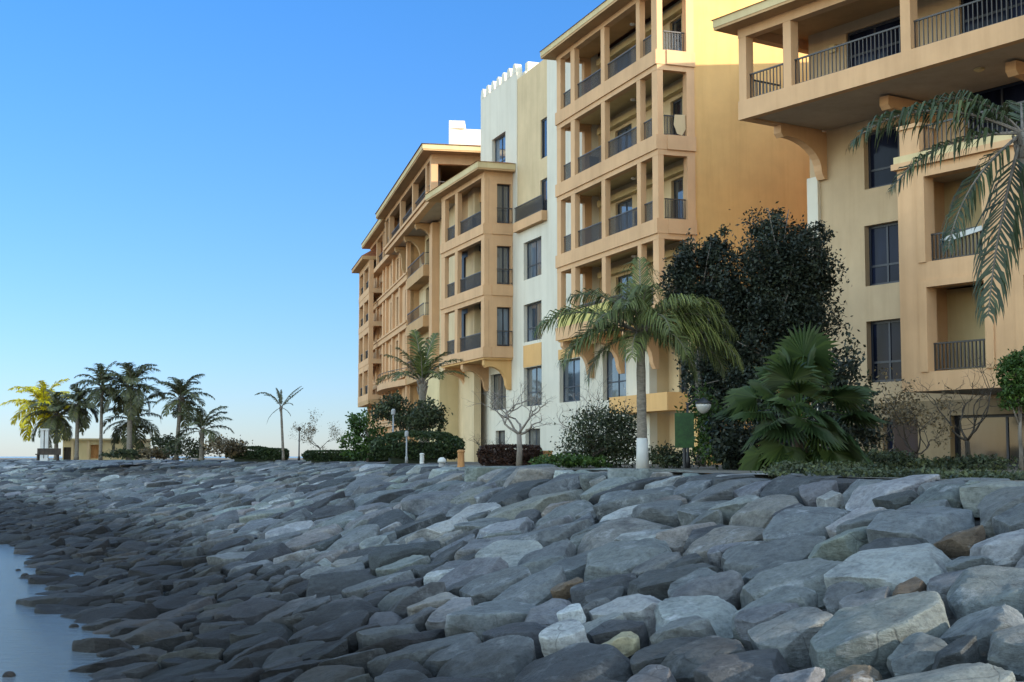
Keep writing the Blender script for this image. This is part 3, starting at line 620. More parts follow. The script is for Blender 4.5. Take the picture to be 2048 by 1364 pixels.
Z5 = [(1060,600,95,'n'),(1130,700,130,'g'),(1300,760,100,'t'),(1330,870,105,'g'),(1680,890,160,'p'),(1270,900,110,'t'),(1500,1100,160,'n'),(1300,1030,140,'d'),(1740,1110,150,'n'),(1330,1270,160,'d'),(1610,1270,140,'d'),(1090,1130,150,'g'),(760,1230,120,'n'),(1940,740,150,'d'),(1700,800,90,'n'),(1460,650,110,'p'),(1640,640,110,'n'),(1280,770,60,'p'),(1210,800,50,'g'),(980,1290,100,'d'),(1160,1290,90,'d'),(1390,600,130,'p'),(1300,450,90,'p'),(1940,390,110,'n'),(1700,450,120,'p'),(1560,350,110,'g'),(1900,620,70,'p'),(900,1080,90,'d'),(1700,740,80,'n')]
hand = [(1348+x/2.926, 900+y/2.926, r/2.926, t) for x, y, r, t in Z7]+[(600+x/2.926, 900+y/2.926, r/2.926, t) for x, y, r, t in Z6]+[(x/2.926, 900+y/2.926, r/2.926, t) for x, y, r, t in Z5]
ga, gq = np.arange(0, 110, .08), np.linspace(0, 1.02, 140)
A_, Q_ = [m.ravel() for m in np.meshgrid(ga, gq, indexing='ij')]
Pg = surf(A_, Q_); Pg[:, 2] += .10; gx, gy, gf = proj(Pg); ok = (gf > 3) & (gx > -300) & (gx < 2350)
A_, Q_, gx, gy, gf = A_[ok], Q_[ok], gx[ok], gy[ok], gf[ok]
STR = 1.25                                            # rocks lie long side down the slope
seeds = []                                           # a, b', radius, tone
for x, y, r, t in hand:
    i = np.argmin((gx-x)**2+((gy-y)*2)**2)
    if (gx[i]-x)**2+(gy[i]-y)**2 > 60**2: continue
    rm = r*gf[i]/F
    seeds.append((A_[i], Q_[i]*wid(A_[i])/STR, max(.14, rm*1.04), t))
nh = len(seeds)
cell = {}
def put(k): cell.setdefault((int(seeds[k][0]//2), int(seeds[k][1]//2)), []).append(k)
for k in range(nh): put(k)
def near(a, bb, rad):
    R2 = int(rad//2)+1; ca, cb = int(a//2), int(bb//2)
    for i in range(ca-R2, ca+R2+1):
        for j in range(cb-R2, cb+R2+1): yield from cell.get((i, j), ())
TONES = 'nnnnnnndddptg'
for size, tries in ((.70, 9000), (.52, 26000), (.38, 34000), (.25, 20000)):
    for _ in range(tries):
        a = random.uniform(0, AMAX-1); w = float(wid(a)); q = random.uniform(-.05, .99)
        r = size*random.uniform(.85, 1.2)*(1 if q < .6 else .72)
        if a > 70 and size < .3: continue
        bb = q*w/STR
        if any((seeds[k][0]-a)**2+(seeds[k][1]-bb)**2 < ((seeds[k][2]+r)*(.93 if k < nh else .80))**2 for k in near(a, bb, 3)): continue
        seeds.append((a, bb, r, random.choice(TONES if q < .75 else 'dddddnnt'))); put(len(seeds)-1)
TC = {'n': (.100, .108, .112), 'd': (.041, .044, .047), 'p': (.205, .216, .216), 't': (.155, .150, .140), 'b': (.10, .074, .05), 'w': (.30, .32, .335), 'g': (.150, .168, .158), 'y': (.22, .195, .13)}
def cell_poly(k):
    a, bb, r, _ = seeds[k]; m = r*1.75
    poly = [(m*math.cos(i*math.pi/6), m*math.sin(i*math.pi/6)) for i in range(12)]
    for j in near(a, bb, 3.4):
        if j == k: continue
        dx, dy = seeds[j][0]-a, seeds[j][1]-bb; D2 = dx*dx+dy*dy
        if D2 > 16 or D2 < 1e-9: continue
        D = math.sqrt(D2); lim = (D2+r*r-seeds[j][2]**2)/(2*D); lim = min(max(lim, .18*D), .82*D); ux, uy = dx/D, dy/D
        out = []; n = len(poly)
        for i in range(n):
            p, q = poly[i], poly[(i+1) % n]; dp, dq = p[0]*ux+p[1]*uy-lim, q[0]*ux+q[1]*uy-lim
            if dp <= 0: out.append(p)
            if dp*dq < 0: t = dp/(dp-dq); out.append((p[0]+(q[0]-p[0])*t, p[1]+(q[1]-p[1])*t))
        poly = out
        if len(poly) < 3: return None
    return poly
PROF = [(.22, 1.0), (.42, 1.0), (.60, 1.0), (.74, 1.0), (.84, .995), (.91, .985), (.955, .96), (.98, .91), (.993, .80), (1.0, .62), (1.0, .40), (1.0, .15), (1.0, -.1), (.985, -.35), (.93, -.65), (.85, -.95)]
PROF_LO = [(.45, 1.0), (.78, .92), (.94, .66), (1.0, .25), (.96, -.5)]
def rock_mesh(k, Nn, prof, fine):
    a, bb, r, tone = seeds[k]; poly = cell_poly(k)
    if poly is None: return None
    poly = [(x, y*STR) for x, y in poly]
    cxm = sum(p[0] for p in poly)/len(poly); cym = sum(p[1] for p in poly)/len(poly)
    w = float(wid(a)); aa, q = a+cxm, (bb*STR+cym)/w
    if aa < .2 or aa > AMAX-.2: return None
    p0, pa, pq = surf([aa, aa+.1, aa], [q, q, q+.1/w]); ea = Vector(pa-p0).normalized(); eb = Vector(pq-p0); eb = (eb-ea*eb.dot(ea)).normalized(); en = ea.cross(eb)
    if en.z < 0: en = -en
    rs = random.Random(k*7+3)
    P_ = [(p[0]-cxm, p[1]-cym) for p in poly]
    ths = [2*math.pi*i/Nn for i in range(Nn)]; rad = []
    for th in ths:
        c, s = math.cos(th), math.sin(th); best = 9
        for i in range(len(P_)):
            (x0, y0), (x1, y1) = P_[i], P_[(i+1) % len(P_)]; dx, dy = x1-x0, y1-y0; den = c*dy-s*dx
            if abs(den) < 1e-9: continue
            t = (x0*dy-y0*dx)/den
            if t > 0 and t < best: best = t
        rad.append(best)
    mr = sum(rad)/Nn; gap = .012+.026*rs.random()
    sm = 1
    rad = [sum(rad[(i+j) % Nn] for j in range(-sm, sm+1))/(2*sm+1) for i in range(Nn)]
    rad = [max(.06, (x*.985+mr*.012)-gap) for x in rad]
    flat = q < .10
    H = mr*rs.uniform(.14, .30)*(.55 if flat else 1.0); base = rs.uniform(-.10, .10)*min(1, mr)*(.4 if flat else 1)-H*.6-(.07 if q < .3 else .03)
    if tone == 'w': H = mr*.7; base = .0
    tx, ty = rs.gauss(.03, .10)*(.4 if flat else 1), rs.gauss(-.04, .11)*(.4 if flat else 1)
    off = Vector((rs.uniform(-99, 99), rs.uniform(-99, 99), rs.uniform(-99, 99)))
    cuts = []
    th0 = rs.uniform(0, 6.28); cuts.append((Vector((math.cos(th0)*.16, math.sin(th0)*.16, 1)).normalized(), rs.uniform(.50, .78)))
    for _ in range(rs.randint(7, 12)):
        th = rs.uniform(0, 2*math.pi); el = rs.choice((rs.uniform(-.1, .4), rs.uniform(.4, 1.15)))
        nv = Vector((math.cos(th)*math.cos(el), math.sin(th)*math.cos(el), math.sin(el)))
        cuts.append((nv, rs.uniform(.62, .92) if el > .4 else rs.uniform(.80, .97)))
    vs = [(0.0, 0.0, H)]
    for rho, h in prof:
        for th, R in zip(ths, rad): vs.append((rho*R*math.cos(th), rho*R*math.sin(th), h*H if h > 0 else h*mr*.7))
    V = [Vector(v) for v in vs]
    for v in V:
        d = noise.noise(v*(1.1/max(mr, .3))+off)*.06*mr; v += Vector((v.x*.8, v.y*.8, .6*mr)).normalized()*d
    if tone == 'w': cuts = []
    for nv, fr in cuts:
        sup = max(v.dot(nv) for v in V); lim = sup*fr
        for v in V:
            e = v.dot(nv)-lim
            if e > 0: v -= nv*e
    out = []
    for v in V:
        v = v.copy(); v.z += v.x*tx+v.y*ty
        if fine:
            d = noise.noise(v*3.2+off)*.020*min(1, mr+.3)+noise.noise(v*8+off)*.012
            st = noise.noise(Vector((v.x*1.2, v.y*1.2, v.z*9))+off); d += (abs(st)-.25)*.022   # bedding steps
            v += Vector((v.x*.7, v.y*.7, .6*mr)).normalized()*d
        v.z += base
        P3 = Vector(p0)+ea*v.x+eb*v.y+en*v.z
        if q < .3:
            zc = zprof(np.float64(max(q, 0)))+.03
            if P3.z > zc: P3.z = zc+(P3.z-zc)*(.25+q*1.6)
        out.append(P3)
    faces = [(0, 1+i, 1+(i+1) % Nn) for i in range(Nn)]
    for j in range(len(prof)-1):
        for i in range(Nn): a0 = 1+j*Nn+i; a1 = 1+j*Nn+(i+1) % Nn; faces.append((a0, a0+Nn, a1+Nn, a1))
    f2 = rs.uniform(.82, 1.18); col = tuple(c*f2*(1+rs.uniform(-.04, .04)) for c in TC[tone])+({'p': 1.0, 'd': .3, 'n': .6, 'w': .0}.get(tone, .6)*rs.uniform(.2, 1.3),)
    return Vector(p0), out, faces, col, mr, q
sx = np.array([s[0] for s in seeds]); sb = np.array([s[1]*STR for s in seeds]); sr_ = np.array([s[2] for s in seeds])
cen = surf(sx, sb/wid(sx)); px_, py_, pf = proj(cen)
size_px = np.where((pf > 2) & (px_ > -60) & (px_ < 2110) & (py_ < 1420) & (py_ > 900) & (sb/wid(sx) < 1.03), sr_*F/np.maximum(pf, 1), 0)
size_px[:nh] += 40                                    # rocks copied one by one from the photo stay individual
order = np.argsort(-size_px); SOLO = [int(i) for i in order[:300] if size_px[i] > 0]; solo = set(SOLO)
def finish(me, cols, name):
    ca = me.attributes.new('rock_colour', 'FLOAT_COLOR', 'POINT'); ca.data.foreach_set('color', np.asarray(cols, np.float32).ravel())
    me.shade_smooth(); me.set_sharp_from_angle(angle=R_(20)); me.materials.append(M_rock)
rocks = []
for k in SOLO:
    r = rock_mesh(k, 60 if size_px[k] > 75 else 40, PROF, True)
    if r is None: continue
    p0, V, Fc, col, mr, q = r
    name = 'boulder' if seeds[k][3] != 'w' else 'white_stone'
    me = bpy.data.meshes.new(name); me.from_pydata([tuple(v-p0) for v in V], [], Fc); finish(me, [col]*len(V), name)
    o = bpy.data.objects.new(name, me); COL.objects.link(o); o.location = p0
    arr = np.array([tuple(v) for v in V]); X, Y, f = proj(arr); rocks.append((o, float(X.mean()), float(Y.min()*.6+Y.mean()*.4), float(X.max()-X.min()), float(Y.max()-Y.min()), seeds[k][3], q))
# labels: what it looks like, then where it lies
rows = [(1280, 9e9, 'lowest'), (1215, 1280, 'second lowest'), (1155, 1215, 'third lowest'), (1100, 1155, 'fourth lowest'), (1050, 1100, 'fifth lowest'), (1000, 1050, 'sixth lowest'), (960, 1000, 'second highest'), (0, 960, 'crest')]
ORD = ['rightmost', 'second from the right', 'third from the right']+[w+' from the right' for w in 'fourth fifth sixth seventh eighth ninth tenth eleventh twelfth thirteenth fourteenth fifteenth sixteenth seventeenth eighteenth nineteenth twentieth twenty-first twenty-second twenty-third twenty-fourth twenty-fifth twenty-sixth twenty-seventh twenty-eighth twenty-ninth thirtieth'.split()]
ORD = [q.replace(' from the right', ' from right') for q in ORD]
ORD += [f'{i}th from right' for i in range(31, 200)]
TW = {'n': 'blue-grey', 'd': 'dark charcoal', 'p': 'pale grey', 't': 'brownish grey', 'b': 'rusty brown', 'w': 'white', 'g': 'greenish grey', 'y': 'yellowish'}
for lo, hi, rn in rows:
    R1 = sorted([r for r in rocks if lo <= r[2] < hi], key=lambda r: -r[1])
    for i, (o, x, y, w, h, t, q) in enumerate(R1):
        sz = 'huge' if w > 260 else 'large' if w > 150 else 'medium' if w > 80 else 'small'
        sh = 'flat slab' if w > 2.6*h else 'rounded boulder' if w < 1.7*h else 'block'
        if t == 'w': sh = 'stone'
        place = f'{ORD[i]} in {rn} row of rocks' if rn != 'crest' else f'{ORD[i]} along the bank crest'
        wet = 'wet ' if q > .93 else ''
        tag(o, f'{sz} {wet}{TW[t]} {sh}, {place}', 'rock', 'boulders of the rock bank')
# all the smaller and farther rocks as one mass
VV, FF, CCOL = [], [], []
for k in range(len(seeds)):
    if k in solo or pf[k] < -20 or sx[k] < 4: continue
    near_ = size_px[k] > 25
    r = rock_mesh(k, 22 if near_ else 12, PROF_LO if not near_ else PROF[1::2], near_)
    if r is None: continue
    _, V, Fc, col, _, _ = r; n0 = len(VV); VV += [tuple(v) for v in V]; FF += [tuple(n0+i for i in f) for f in Fc]; CCOL += [col]*len(V)
me = bpy.data.meshes.new('rock_bank'); me.from_pydata(VV, [], FF); finish(me, CCOL, 'rock_bank')
o = bpy.data.objects.new('rock_bank', me); COL.objects.link(o); tag(o, 'countless smaller and farther grey rocks covering the sloping bank', 'rocks', None, 'stuff')
print('rocks', len(seeds), 'solo', len(rocks))
# loose stones awash
for i, (x, y, wpx) in enumerate(((50, 1152, 16), (36, 1141, 10), (118, 1149, 10), (148, 1254, 18), (100, 1125, 30), (18, 1352, 26))):
    r = ray(x, y); d = EYE/-r.z; p = Vector((0, 0, EYE))+r*d; w = wpx*d*r.y/F/2
    b = MB(); rr = random.Random(i)
    prof = [(.2, 1), (.6, .85), (.9, .45), (1.05, 0), (.9, -.5)]; b.v.append(p+Vector((0, 0, w*.7)))
    for rho, h in prof:
        for k in range(14): th = k*math.pi/7; q = 1+.25*noise.noise(Vector((math.cos(th), math.sin(th), i*9.1))*1.3); b.v.append(p+Vector((w*rho*q*math.cos(th), w*rho*q*math.sin(th)*1.2, w*.7*h)))
    b.f = [(0, 1+k, 1+(k+1) % 14) for k in range(14)]+[(1+j*14+k, 1+j*14+k+14, 1+j*14+(k+1) % 14+14, 1+j*14+(k+1) % 14) for j in range(4) for k in range(14)]; b.t = [.5]*len(b.f)
    o = b.build('wet_stone', M_rock, loc=p, smooth=True)
    ca = o.data.attributes.new('rock_colour', 'FLOAT_COLOR', 'POINT'); ca.data.foreach_set('color', [.06, .058, .055, 0]*len(o.data.vertices))
    tag(o, ['dark wet stone awash, middle one of three near the far water edge', 'small dark stone awash, leftmost of three near the far water edge', 'small dark stone awash nearest the bank, rightmost of three', 'dark stone awash beside the dark water edge halfway down', 'broad low wet rock at the far tip of the water', 'dark stone awash in the bottom left corner of the water'][i], 'rock', 'stones standing in the water')

# ================================================================== plants
def leaf_quads(b, C, size, rng, tone, flat=0.0, aspect=.5):
    n = len(C); d = rng.normal(size=(n, 3)); d /= np.linalg.norm(d, axis=1)[:, None]
    u = rng.normal(size=(n, 3)); u[:, 2] *= (1-flat); u -= d*(u*d).sum(1)[:, None]; u /= np.linalg.norm(u, axis=1)[:, None]; v = np.cross(d, u)
    s = size*rng.uniform(.6, 1.3, n)[:, None]; u = u*s; v = v*s*aspect
    for i in range(n):
        c = C[i]; k = len(b.v); b.v += [c-u[i], c-v[i]+u[i]*.1, c+u[i], c+v[i]+u[i]*.1]; b.f.append((k, k+1, k+2, k+3)); b.t.append(float(tone[i]))
def crown(b, lobes, n, size, seed, clumps=26, spread=.24, hollow=.55, aspect=.5):
    rng = np.random.default_rng(seed); tot = sum(l[3]*l[4]*l[5] for l in lobes)
    for (x, y, z, rx, ry, rz) in lobes:
        k = max(60, int(n*rx*ry*rz/tot)); nc = max(6, int(clumps*(rx*ry*rz/tot)**.6*1.4))
        d = rng.normal(size=(nc, 3)); d /= np.linalg.norm(d, axis=1)[:, None]; cc = d*rng.uniform(hollow, 1.0, nc)[:, None]; ct = rng.uniform(.15, .75, nc)
        w = rng.integers(0, nc, k); pts = cc[w]+rng.normal(size=(k, 3))*spread
        pts = pts*np.array([rx, ry, rz])+np.array([x, y, z]); leaf_quads(b, pts, size, rng, np.clip(ct[w]+rng.normal(size=k)*.14, 0, 1), aspect=aspect)
def branches(b, p, d, ln, r, depth, rng, tips=None, bend=.25, split=(2, 3), up=.15, shrink=.68):
    pts = [p]; rad = [r]; dd = Vector(d).normalized(); q = Vector(p)
    for i in range(4):
        dd = (dd+Vector((rng.gauss(0, bend), rng.gauss(0, bend), rng.gauss(0, bend)+up*.3))).normalized(); q = q+dd*(ln/4); pts.append(q.copy()); rad.append(r*(1-.42*(i+1)/4))
    b.tube(pts, rad, 6 if depth > 1 else 4)
    if tips is not None and depth <= 1: tips += [pts[2], pts[4]]
    if depth == 0: return
    for _ in range(rng.randint(*split)):
        sp = Vector((rng.gauss(0, 1), rng.gauss(0, 1), rng.gauss(0, .55)+up)); branches(b, pts[rng.choice((3, 4, 4))], (dd*1.0+sp*.75).normalized(), ln*shrink*rng.uniform(.8, 1.2), r*.56, depth-1, rng, tips, bend, split, up, shrink)
def tree(name, base, h, lobes, n, size, mleaf, mbark, label, cat='tree', group=None, tr=.12, seed=1, lean=(0, 0), **kw):
    T = thing(name, base, label, cat, group); base = Vector(base); rng = random.Random(seed)
    b = MB(); top = base+Vector((lean[0], lean[1], h)); b.tube([base+(top-base)*t+Vector((rng.gauss(0, tr*.3), rng.gauss(0, tr*.3), 0))*(t > 0) for t in (0, .3, .6, 1)], [tr*1.25, tr, tr*.9, tr*.75], 9)
    for l in lobes:
        c = Vector(l[:3]); st = base+(top-base)*.75; b.tube([st, st.lerp(c, .5)+Vector((rng.gauss(0, .1), rng.gauss(0, .1), .1)), c], [tr*.55, tr*.35, tr*.15], 6)
        for _ in range(5):
            e = c+Vector((rng.uniform(-1, 1)*l[3], rng.uniform(-1, 1)*l[4], rng.uniform(-.6, 1)*l[5]))*.8; b.tube([st.lerp(c, .6), st.lerp(c, .6).lerp(e, .5)+Vector((0, 0, .1)), e], [tr*.25, tr*.15, tr*.05], 5)
    b.build('trunk', mbark, T, smooth=True)
    b = MB(); crown(b, lobes, n, size, seed, **kw); b.build('crown', mleaf, T); return T
def shrub(name, base, lobes, n, size, mleaf, label, cat='shrub', group=None, seed=1, twigs=None, **kw):
    b = MB(); crown(b, lobes, n, size, seed, **kw)
    if twigs is None: return b.build(name, mleaf, loc=base, label=label, cat=cat, group=group)
    T = thing(name, base, label, cat, group); b.build('foliage', mleaf, T); bt = MB(); rng = random.Random(seed)
    for k in range(twigs): branches(bt, Vector(base)+Vector((rng.uniform(-.3, .3), rng.uniform(-.2, .2), 0)), (rng.gauss(0, .5), rng.gauss(0, .4), 1), rng.uniform(.5, .8), .03, 3, rng)
    bt.build('stems', M_dtwig, T); return T
def hedge(base, lx, ly, hz, rot, mleaf, n, label, seed, group='clipped hedges along the promenade', name='hedge', rnd=.35, size=.055):
    rng = np.random.default_rng(seed); b = MB(); P_ = []
    u = rng.uniform(-1, 1, (n, 3)); ax = rng.integers(0, 5, n); m = np.where(ax < 2, 0, np.where(ax < 3, 1, 2))
    for i in range(n): u[i, m[i]] = (1 if (ax[i] % 2 == 0 or m[i] == 2) else -1)
    u[:, 1] = np.where(m == 1, -1, u[:, 1])
    nr = np.linalg.norm(u*np.array([1, 1, 1]), axis=1); k = 1-rnd*np.clip(nr-1.05, 0, 1)*.8; u = u*k[:, None]*(1+rng.normal(size=n)*.025)[:, None]
    wob = np.array([noise.noise(Vector((p[0]*lx*1.2, p[1]*3, p[2]*2+seed)))*.09 for p in u]); u *= (1+wob)[:, None]
    cr, sr = math.cos(rot), math.sin(rot); x, y = u[:, 0]*lx, u[:, 1]*ly
    C = np.stack([base[0]+x*cr-y*sr, base[1]+x*sr+y*cr, base[2]+(u[:, 2]+1)/2*hz], -1)
    leaf_quads(b, C, size, rng, np.clip(.45+rng.normal(size=n)*.2+wob*2, 0, 1), aspect=.6)
    prof = [(-.9, -.85, 0), (.9, -.85, 0), (.9, .85, 0), (-.9, .85, 0)]
    b.wbox((base[0], base[1]), lx*(.88-.28*rnd), ly*(.84-.28*rnd), base[2]-.1, base[2]+hz*(.9-.26*rnd), rot); b.t[-6:] = [.05]*6
    return b.build(name, mleaf, loc=base, label=label, cat='hedge', group=group)
def palm_fronds(b, bs, c, fr, seed, leaf=.30, nl=34, droop=1.0, wid=.022, hang=.6):
    """c crown point; fr = list of (azimuth deg, start elevation deg, length, bend)"""
    rng = random.Random(seed)
    for az, el, ln, bend in fr:
        az = R_(az); e = R_(el); hdir = Vector((math.cos(az), math.sin(az), 0)); p = Vector(c); pts = [p.copy()]; tg = []
        n = 16
        for i in range(n):
            t = i/n; ang = e-bend*droop*(t**1.4)*1.9; d = hdir*math.cos(ang)+Vector((0, 0, math.sin(ang))); p = p+d*(ln/n); pts.append(p.copy()); tg.append(d)
        tg.append(tg[-1]); bs.tube(pts, [.028*ln/2.5*(1-.85*i/n)+.003 for i in range(n+1)], 5)
        sideh = Vector((-hdir.y, hdir.x, 0)); t0 = rng.uniform(.25, .6)
        for i in range(nl):
            t = .14+.86*(i+.5)/nl; k = t*n; j = min(int(k), n-1); q = pts[j].lerp(pts[j+1], k-j); d = tg[j]
            L_ = leaf*ln*(math.sin(math.pi*min(1, .12+t*.88))**.6*.85+.15)*rng.uniform(.8, 1.1)
            for sg in (-1, 1):
                o = (sideh*sg*(.75+rng.gauss(0, .1))+d*(.75+rng.gauss(0, .1))+Vector((0, 0, .15+rng.gauss(0, .12)))).normalized()
                w = d.cross(o).cross(o); w = (w if w.length > 1e-4 else d).normalized()*wid*ln/2.5
                m1 = q+o*L_*.45; o2 = (o+Vector((0, 0, -hang*rng.uniform(.6, 1.3)))).normalized(); m2 = m1+o2*L_*.35; o3 = (o2+Vector((0, 0, -hang*rng.uniform(.5, 1.2)))).normalized(); m3 = m2+o3*L_*.25
                k0 = len(b.v); b.v += [q-w*.6, q+w*.6, m1+w, m1-w, m2+w*.75, m2-w*.75, m3]; b.f += [(k0, k0+1, k0+2, k0+3), (k0+3, k0+2, k0+4, k0+5), (k0+5, k0+4, k0+6)]
                tt = min(1, max(0, t0+rng.gauss(0, .16))); b.t += [tt]*3
def palm(name, base, top, r0, r1, fr, label, mleaf=None, seed=1, group=None, leaf=.30, nl=30, hang=.6, wid=.022, cat='palm tree', white=0, boots=True):
    T = thing(name, base, label, cat, group); base, top = Vector(base), Vector(top); rng = random.Random(seed); n = 14; pts = []; rad = []
    for i in range(n+1):
        t = i/n; q = base.lerp(top, t); pts.append(q); rad.append((r0+(r1-r0)*t)*(1+.05*math.sin(i*2.1))*(1.25 if t == 0 else 1))
    MB().tube(pts, rad, 12).build('trunk', M_bark, T, smooth=True)
    if white: MB().tube([base+Vector((0, 0, -.05)), base+(top-base)*.5*white, base+(top-base)*white], [r0*1.32, r0*1.12, r0*1.05], 14).build('painted_base', M_paint, T, smooth=True)
    b, bs = MB(), MB(); palm_fronds(b, bs, top, fr, seed, leaf, nl, 1, wid, hang)
    if boots:
        for k in range(14):
            a = rng.uniform(0, 6.28); z = rng.uniform(-.5, .05)*min(1.2, r0*5); bs.tube([top+Vector((math.cos(a)*r1, math.sin(a)*r1, z-.15)), top+Vector((math.cos(a)*r1*1.6, math.sin(a)*r1*1.6, z+.12))], [r1*.35, r1*.16], 5)
    bs.build('frond_stalks', M_bark2 if mleaf is not M_palm else M_twig, T); b.build('crown', mleaf or M_palm, T); return T
def fan(n, ln, bend, seed, e0=80, e1=-25, az0=0):
    rg = random.Random(seed); return [(az0+i*137.5+rg.uniform(-15, 15), e0+(e1-e0)*(i+.5)/n+rg.uniform(-8, 8), ln*rg.uniform(.82, 1.1), bend*rg.uniform(.8, 1.25)) for i in range(n)]
def g(x, d): p = at(x, 912, d); return Vector((p.x, d, GZ))
def pz(y, d): return EYE+(912-y)*d/F                # rough height of photo row y at distance d

# main palm by the crest
p = g(1285, 36); top = Vector((p.x-.03, 36, pz(668, 36)))
palm('palm_tree', p, top, .135, .11, [(178, 34, 2.9, .75), (2, 36, 2.7, .85), (352, 14, 2.9, .75), (12, 52, 2.5, .8), (196, 12, 2.5, .8), (165, 62, 2.3, .8), (85, 84, 2.2, .3), (100, 70, 2.2, .6), (20, 55, 2.2, .8), (350, 30, 2.3, .9), (5, 8, 2.6, .75), (30, 30, 2.1, .9), (330, 58, 2.0, .8), (225, 42, 2.0, .9), (250, 60, 1.8, .9), (290, 40, 2.0, 1.0), (275, 72, 1.9, .8), (150, 28, 2.2, .9), (60, 35, 2.0, .9), (120, 45, 2.0, .9), (190, -12, 2.0, .7), (345, -10, 2.0, .7), (255, 5, 1.6, .8), (310, 12, 1.9, .8)],
     'tall green coconut palm with white painted trunk base before the middle block', seed=5, leaf=.44, nl=48, hang=1.4, wid=.019, white=.22)
# palm at the right edge
p = g(2098, 30); top = Vector((p.x-.36, 30, pz(258, 30)))
palm('palm_tree', p, top, .17, .13, [(181, 24, 4.0, .66), (186, -2, 3.4, .52), (200, -36, 3.4, .40), (203, -70, 4.2, .12), (172, 50, 2.6, .9), (300, 5, 2.7, 1.0), (345, 30, 2.8, .9), (20, 40, 3, .8), (70, 50, 3, .8), (0, 5, 2.6, .9)],
     'tall palm leaning in at the right edge with long drooping fronds', seed=11, leaf=.30, nl=42, hang=1.7, wid=.020, mleaf=M_palmdark)
# fan palm
def fan_palm():
    d = 32; base = g(1600, d); T = thing('fan_palm', base, 'low fan palm with broad pleated leaves in front of the dark tree', 'palm tree'); rg = random.Random(3)
    c = base+Vector((0, 0, 1.15)); MB().tube([base, c], [.2, .17], 10).build('trunk', M_bark2, T, smooth=True)
    b, bs = MB(), MB()
    spec = [(90, 75, 1.15, .95), (60, 62, 1.1, .9), (120, 62, 1.0, .9), (20, 45, 1.25, .9), (160, 40, 1.2, .9), (185, 18, 1.15, .85), (355, 12, 1.2, .95), (215, 45, .9, .9), (325, 45, .9, .9), (250, 30, .8, .9), (290, 20, .9, .9), (270, 60, .9, .85), (205, -8, .9, .8), (335, -10, 1.0, .85), (240, 5, .8, .8), (300, -8, .9, .9), (40, 25, 1.2, .9), (140, 20, 1.2, .9), (75, 40, 1.1, .9), (105, 35, 1.1, .8), (270, 5, .9, .8), (310, 75, 1.0, .8), (230, 70, 1.0, .8), (85, 88, 1.35, 1.0), (130, 80, 1.2, .9), (50, 82, 1.25, .95), (200, -38, 1.15, .9), (340, -40, 1.15, .95), (260, -42, 1.0, .85), (290, -35, 1.05, .9), (235, -30, 1.1, .85), (310, -28, 1.15, .9), (180, -25, 1.3, .9), (5, -22, 1.35, .95)]
    for az, el, pl, R1 in spec:
        az += rg.uniform(-12, 12); el += rg.uniform(-8, 8); pl *= rg.uniform(.8, 1.2); R1 *= rg.uniform(.8, 1.12)
        a, e = R_(az), R_(el); h = Vector((math.cos(a), math.sin(a), 0)); d0 = h*math.cos(e)+Vector((0, 0, math.sin(e))); e2 = e-.45*(1-.85*max(0, (el-50)/40)); d1 = h*math.cos(e2)+Vector((0, 0, math.sin(e2)))
        p1 = c+d0*pl*.55; hub = p1+d1*pl*.45; bs.tube([c, p1, hub], [.022, .016, .012], 5)
        ax = d1; sd = Vector((-h.y, h.x, 0)); up = sd.cross(ax).normalized()
        if up.z < 0: up = -up
        ro = rg.uniform(-.7, .7); sd, up = sd*math.cos(ro)+up*math.sin(ro), up*math.cos(ro)-sd*math.sin(ro)
        m = 26; tt0 = rg.uniform(.25, .75)
        for k in range(m):
            th0, th1 = [-1.95+3.9*(k+q)/m for q in (0, 1)]; thm = (th0+th1)/2
            def dr(th): return ax*math.cos(th)+sd*math.sin(th)
            R2 = R1*(.82+.18*math.cos(thm*.8))*rg.uniform(.94, 1.05)
            rm = R2*.62; q0, q1, qm = hub+dr(th0)*rm+up*.0, hub+dr(th1)*rm, hub+dr(thm)*rm+up*.045*R1
            sag = Vector((0, 0, -1)); tip = hub+dr(thm)*R2+sag*R2*(.10+.16*abs(math.sin(thm)))*rg.uniform(.6, 1.4)
            t = min(1, max(0, tt0+rg.gauss(0, .10)))
            k0 = len(b.v); b.v += [hub, q0+sag*.06, qm, q1+sag*.06, tip]; b.f += [(k0, k0+1, k0+2), (k0, k0+2, k0+3), (k0+1, k0+4, k0+2), (k0+2, k0+4, k0+3)]; b.t += [t, min(1, t+.12), t, min(1, t+.12)]
    bs.build('leaf_stalks', M_green, T); b.build('crown', M_fan, T)
fan_palm()
def lob(x, y, rx, rz, d, ry=None): p = at(x, y, d); return (p.x, p.y, p.z, rx*d/F, (ry or rx)*d/F, rz*d/F)
tree('broadleaf_tree', g(1585, 42), 3.6, [lob(1565, 510, 95, 105, 42), lob(1600, 560, 75, 110, 42.5), lob(1530, 610, 95, 110, 42), lob(1600, 680, 75, 100, 42), lob(1540, 455, 50, 45, 42), lob(1640, 470, 34, 36, 42.3), lob(1550, 740, 110, 90, 42), lob(1480, 620, 70, 120, 42.3), lob(1590, 620, 90, 130, 42.4), lob(1470, 760, 90, 110, 42.5), lob(1640, 560, 42, 90, 42.2)], 70000, .062, M_dark, M_bark2, 'tall dark dense broadleaf tree between the two nearest apartment blocks', group='dark trees between the blocks', tr=.2, seed=21, clumps=110, spread=.15, hollow=.25)
tree('broadleaf_tree', g(1400, 43), 3.2, [lob(1395, 540, 62, 75, 43), lob(1430, 500, 42, 45, 43.3), lob(1370, 590, 50, 70, 43), lob(1440, 620, 60, 100, 43.5), lob(1420, 740, 70, 90, 43.5)], 24000, .06, M_dark, M_bark2, 'smaller dark broadleaf tree close behind the white based palm', group='dark trees between the blocks', tr=.14, seed=22, clumps=60, spread=.14, hollow=.3)
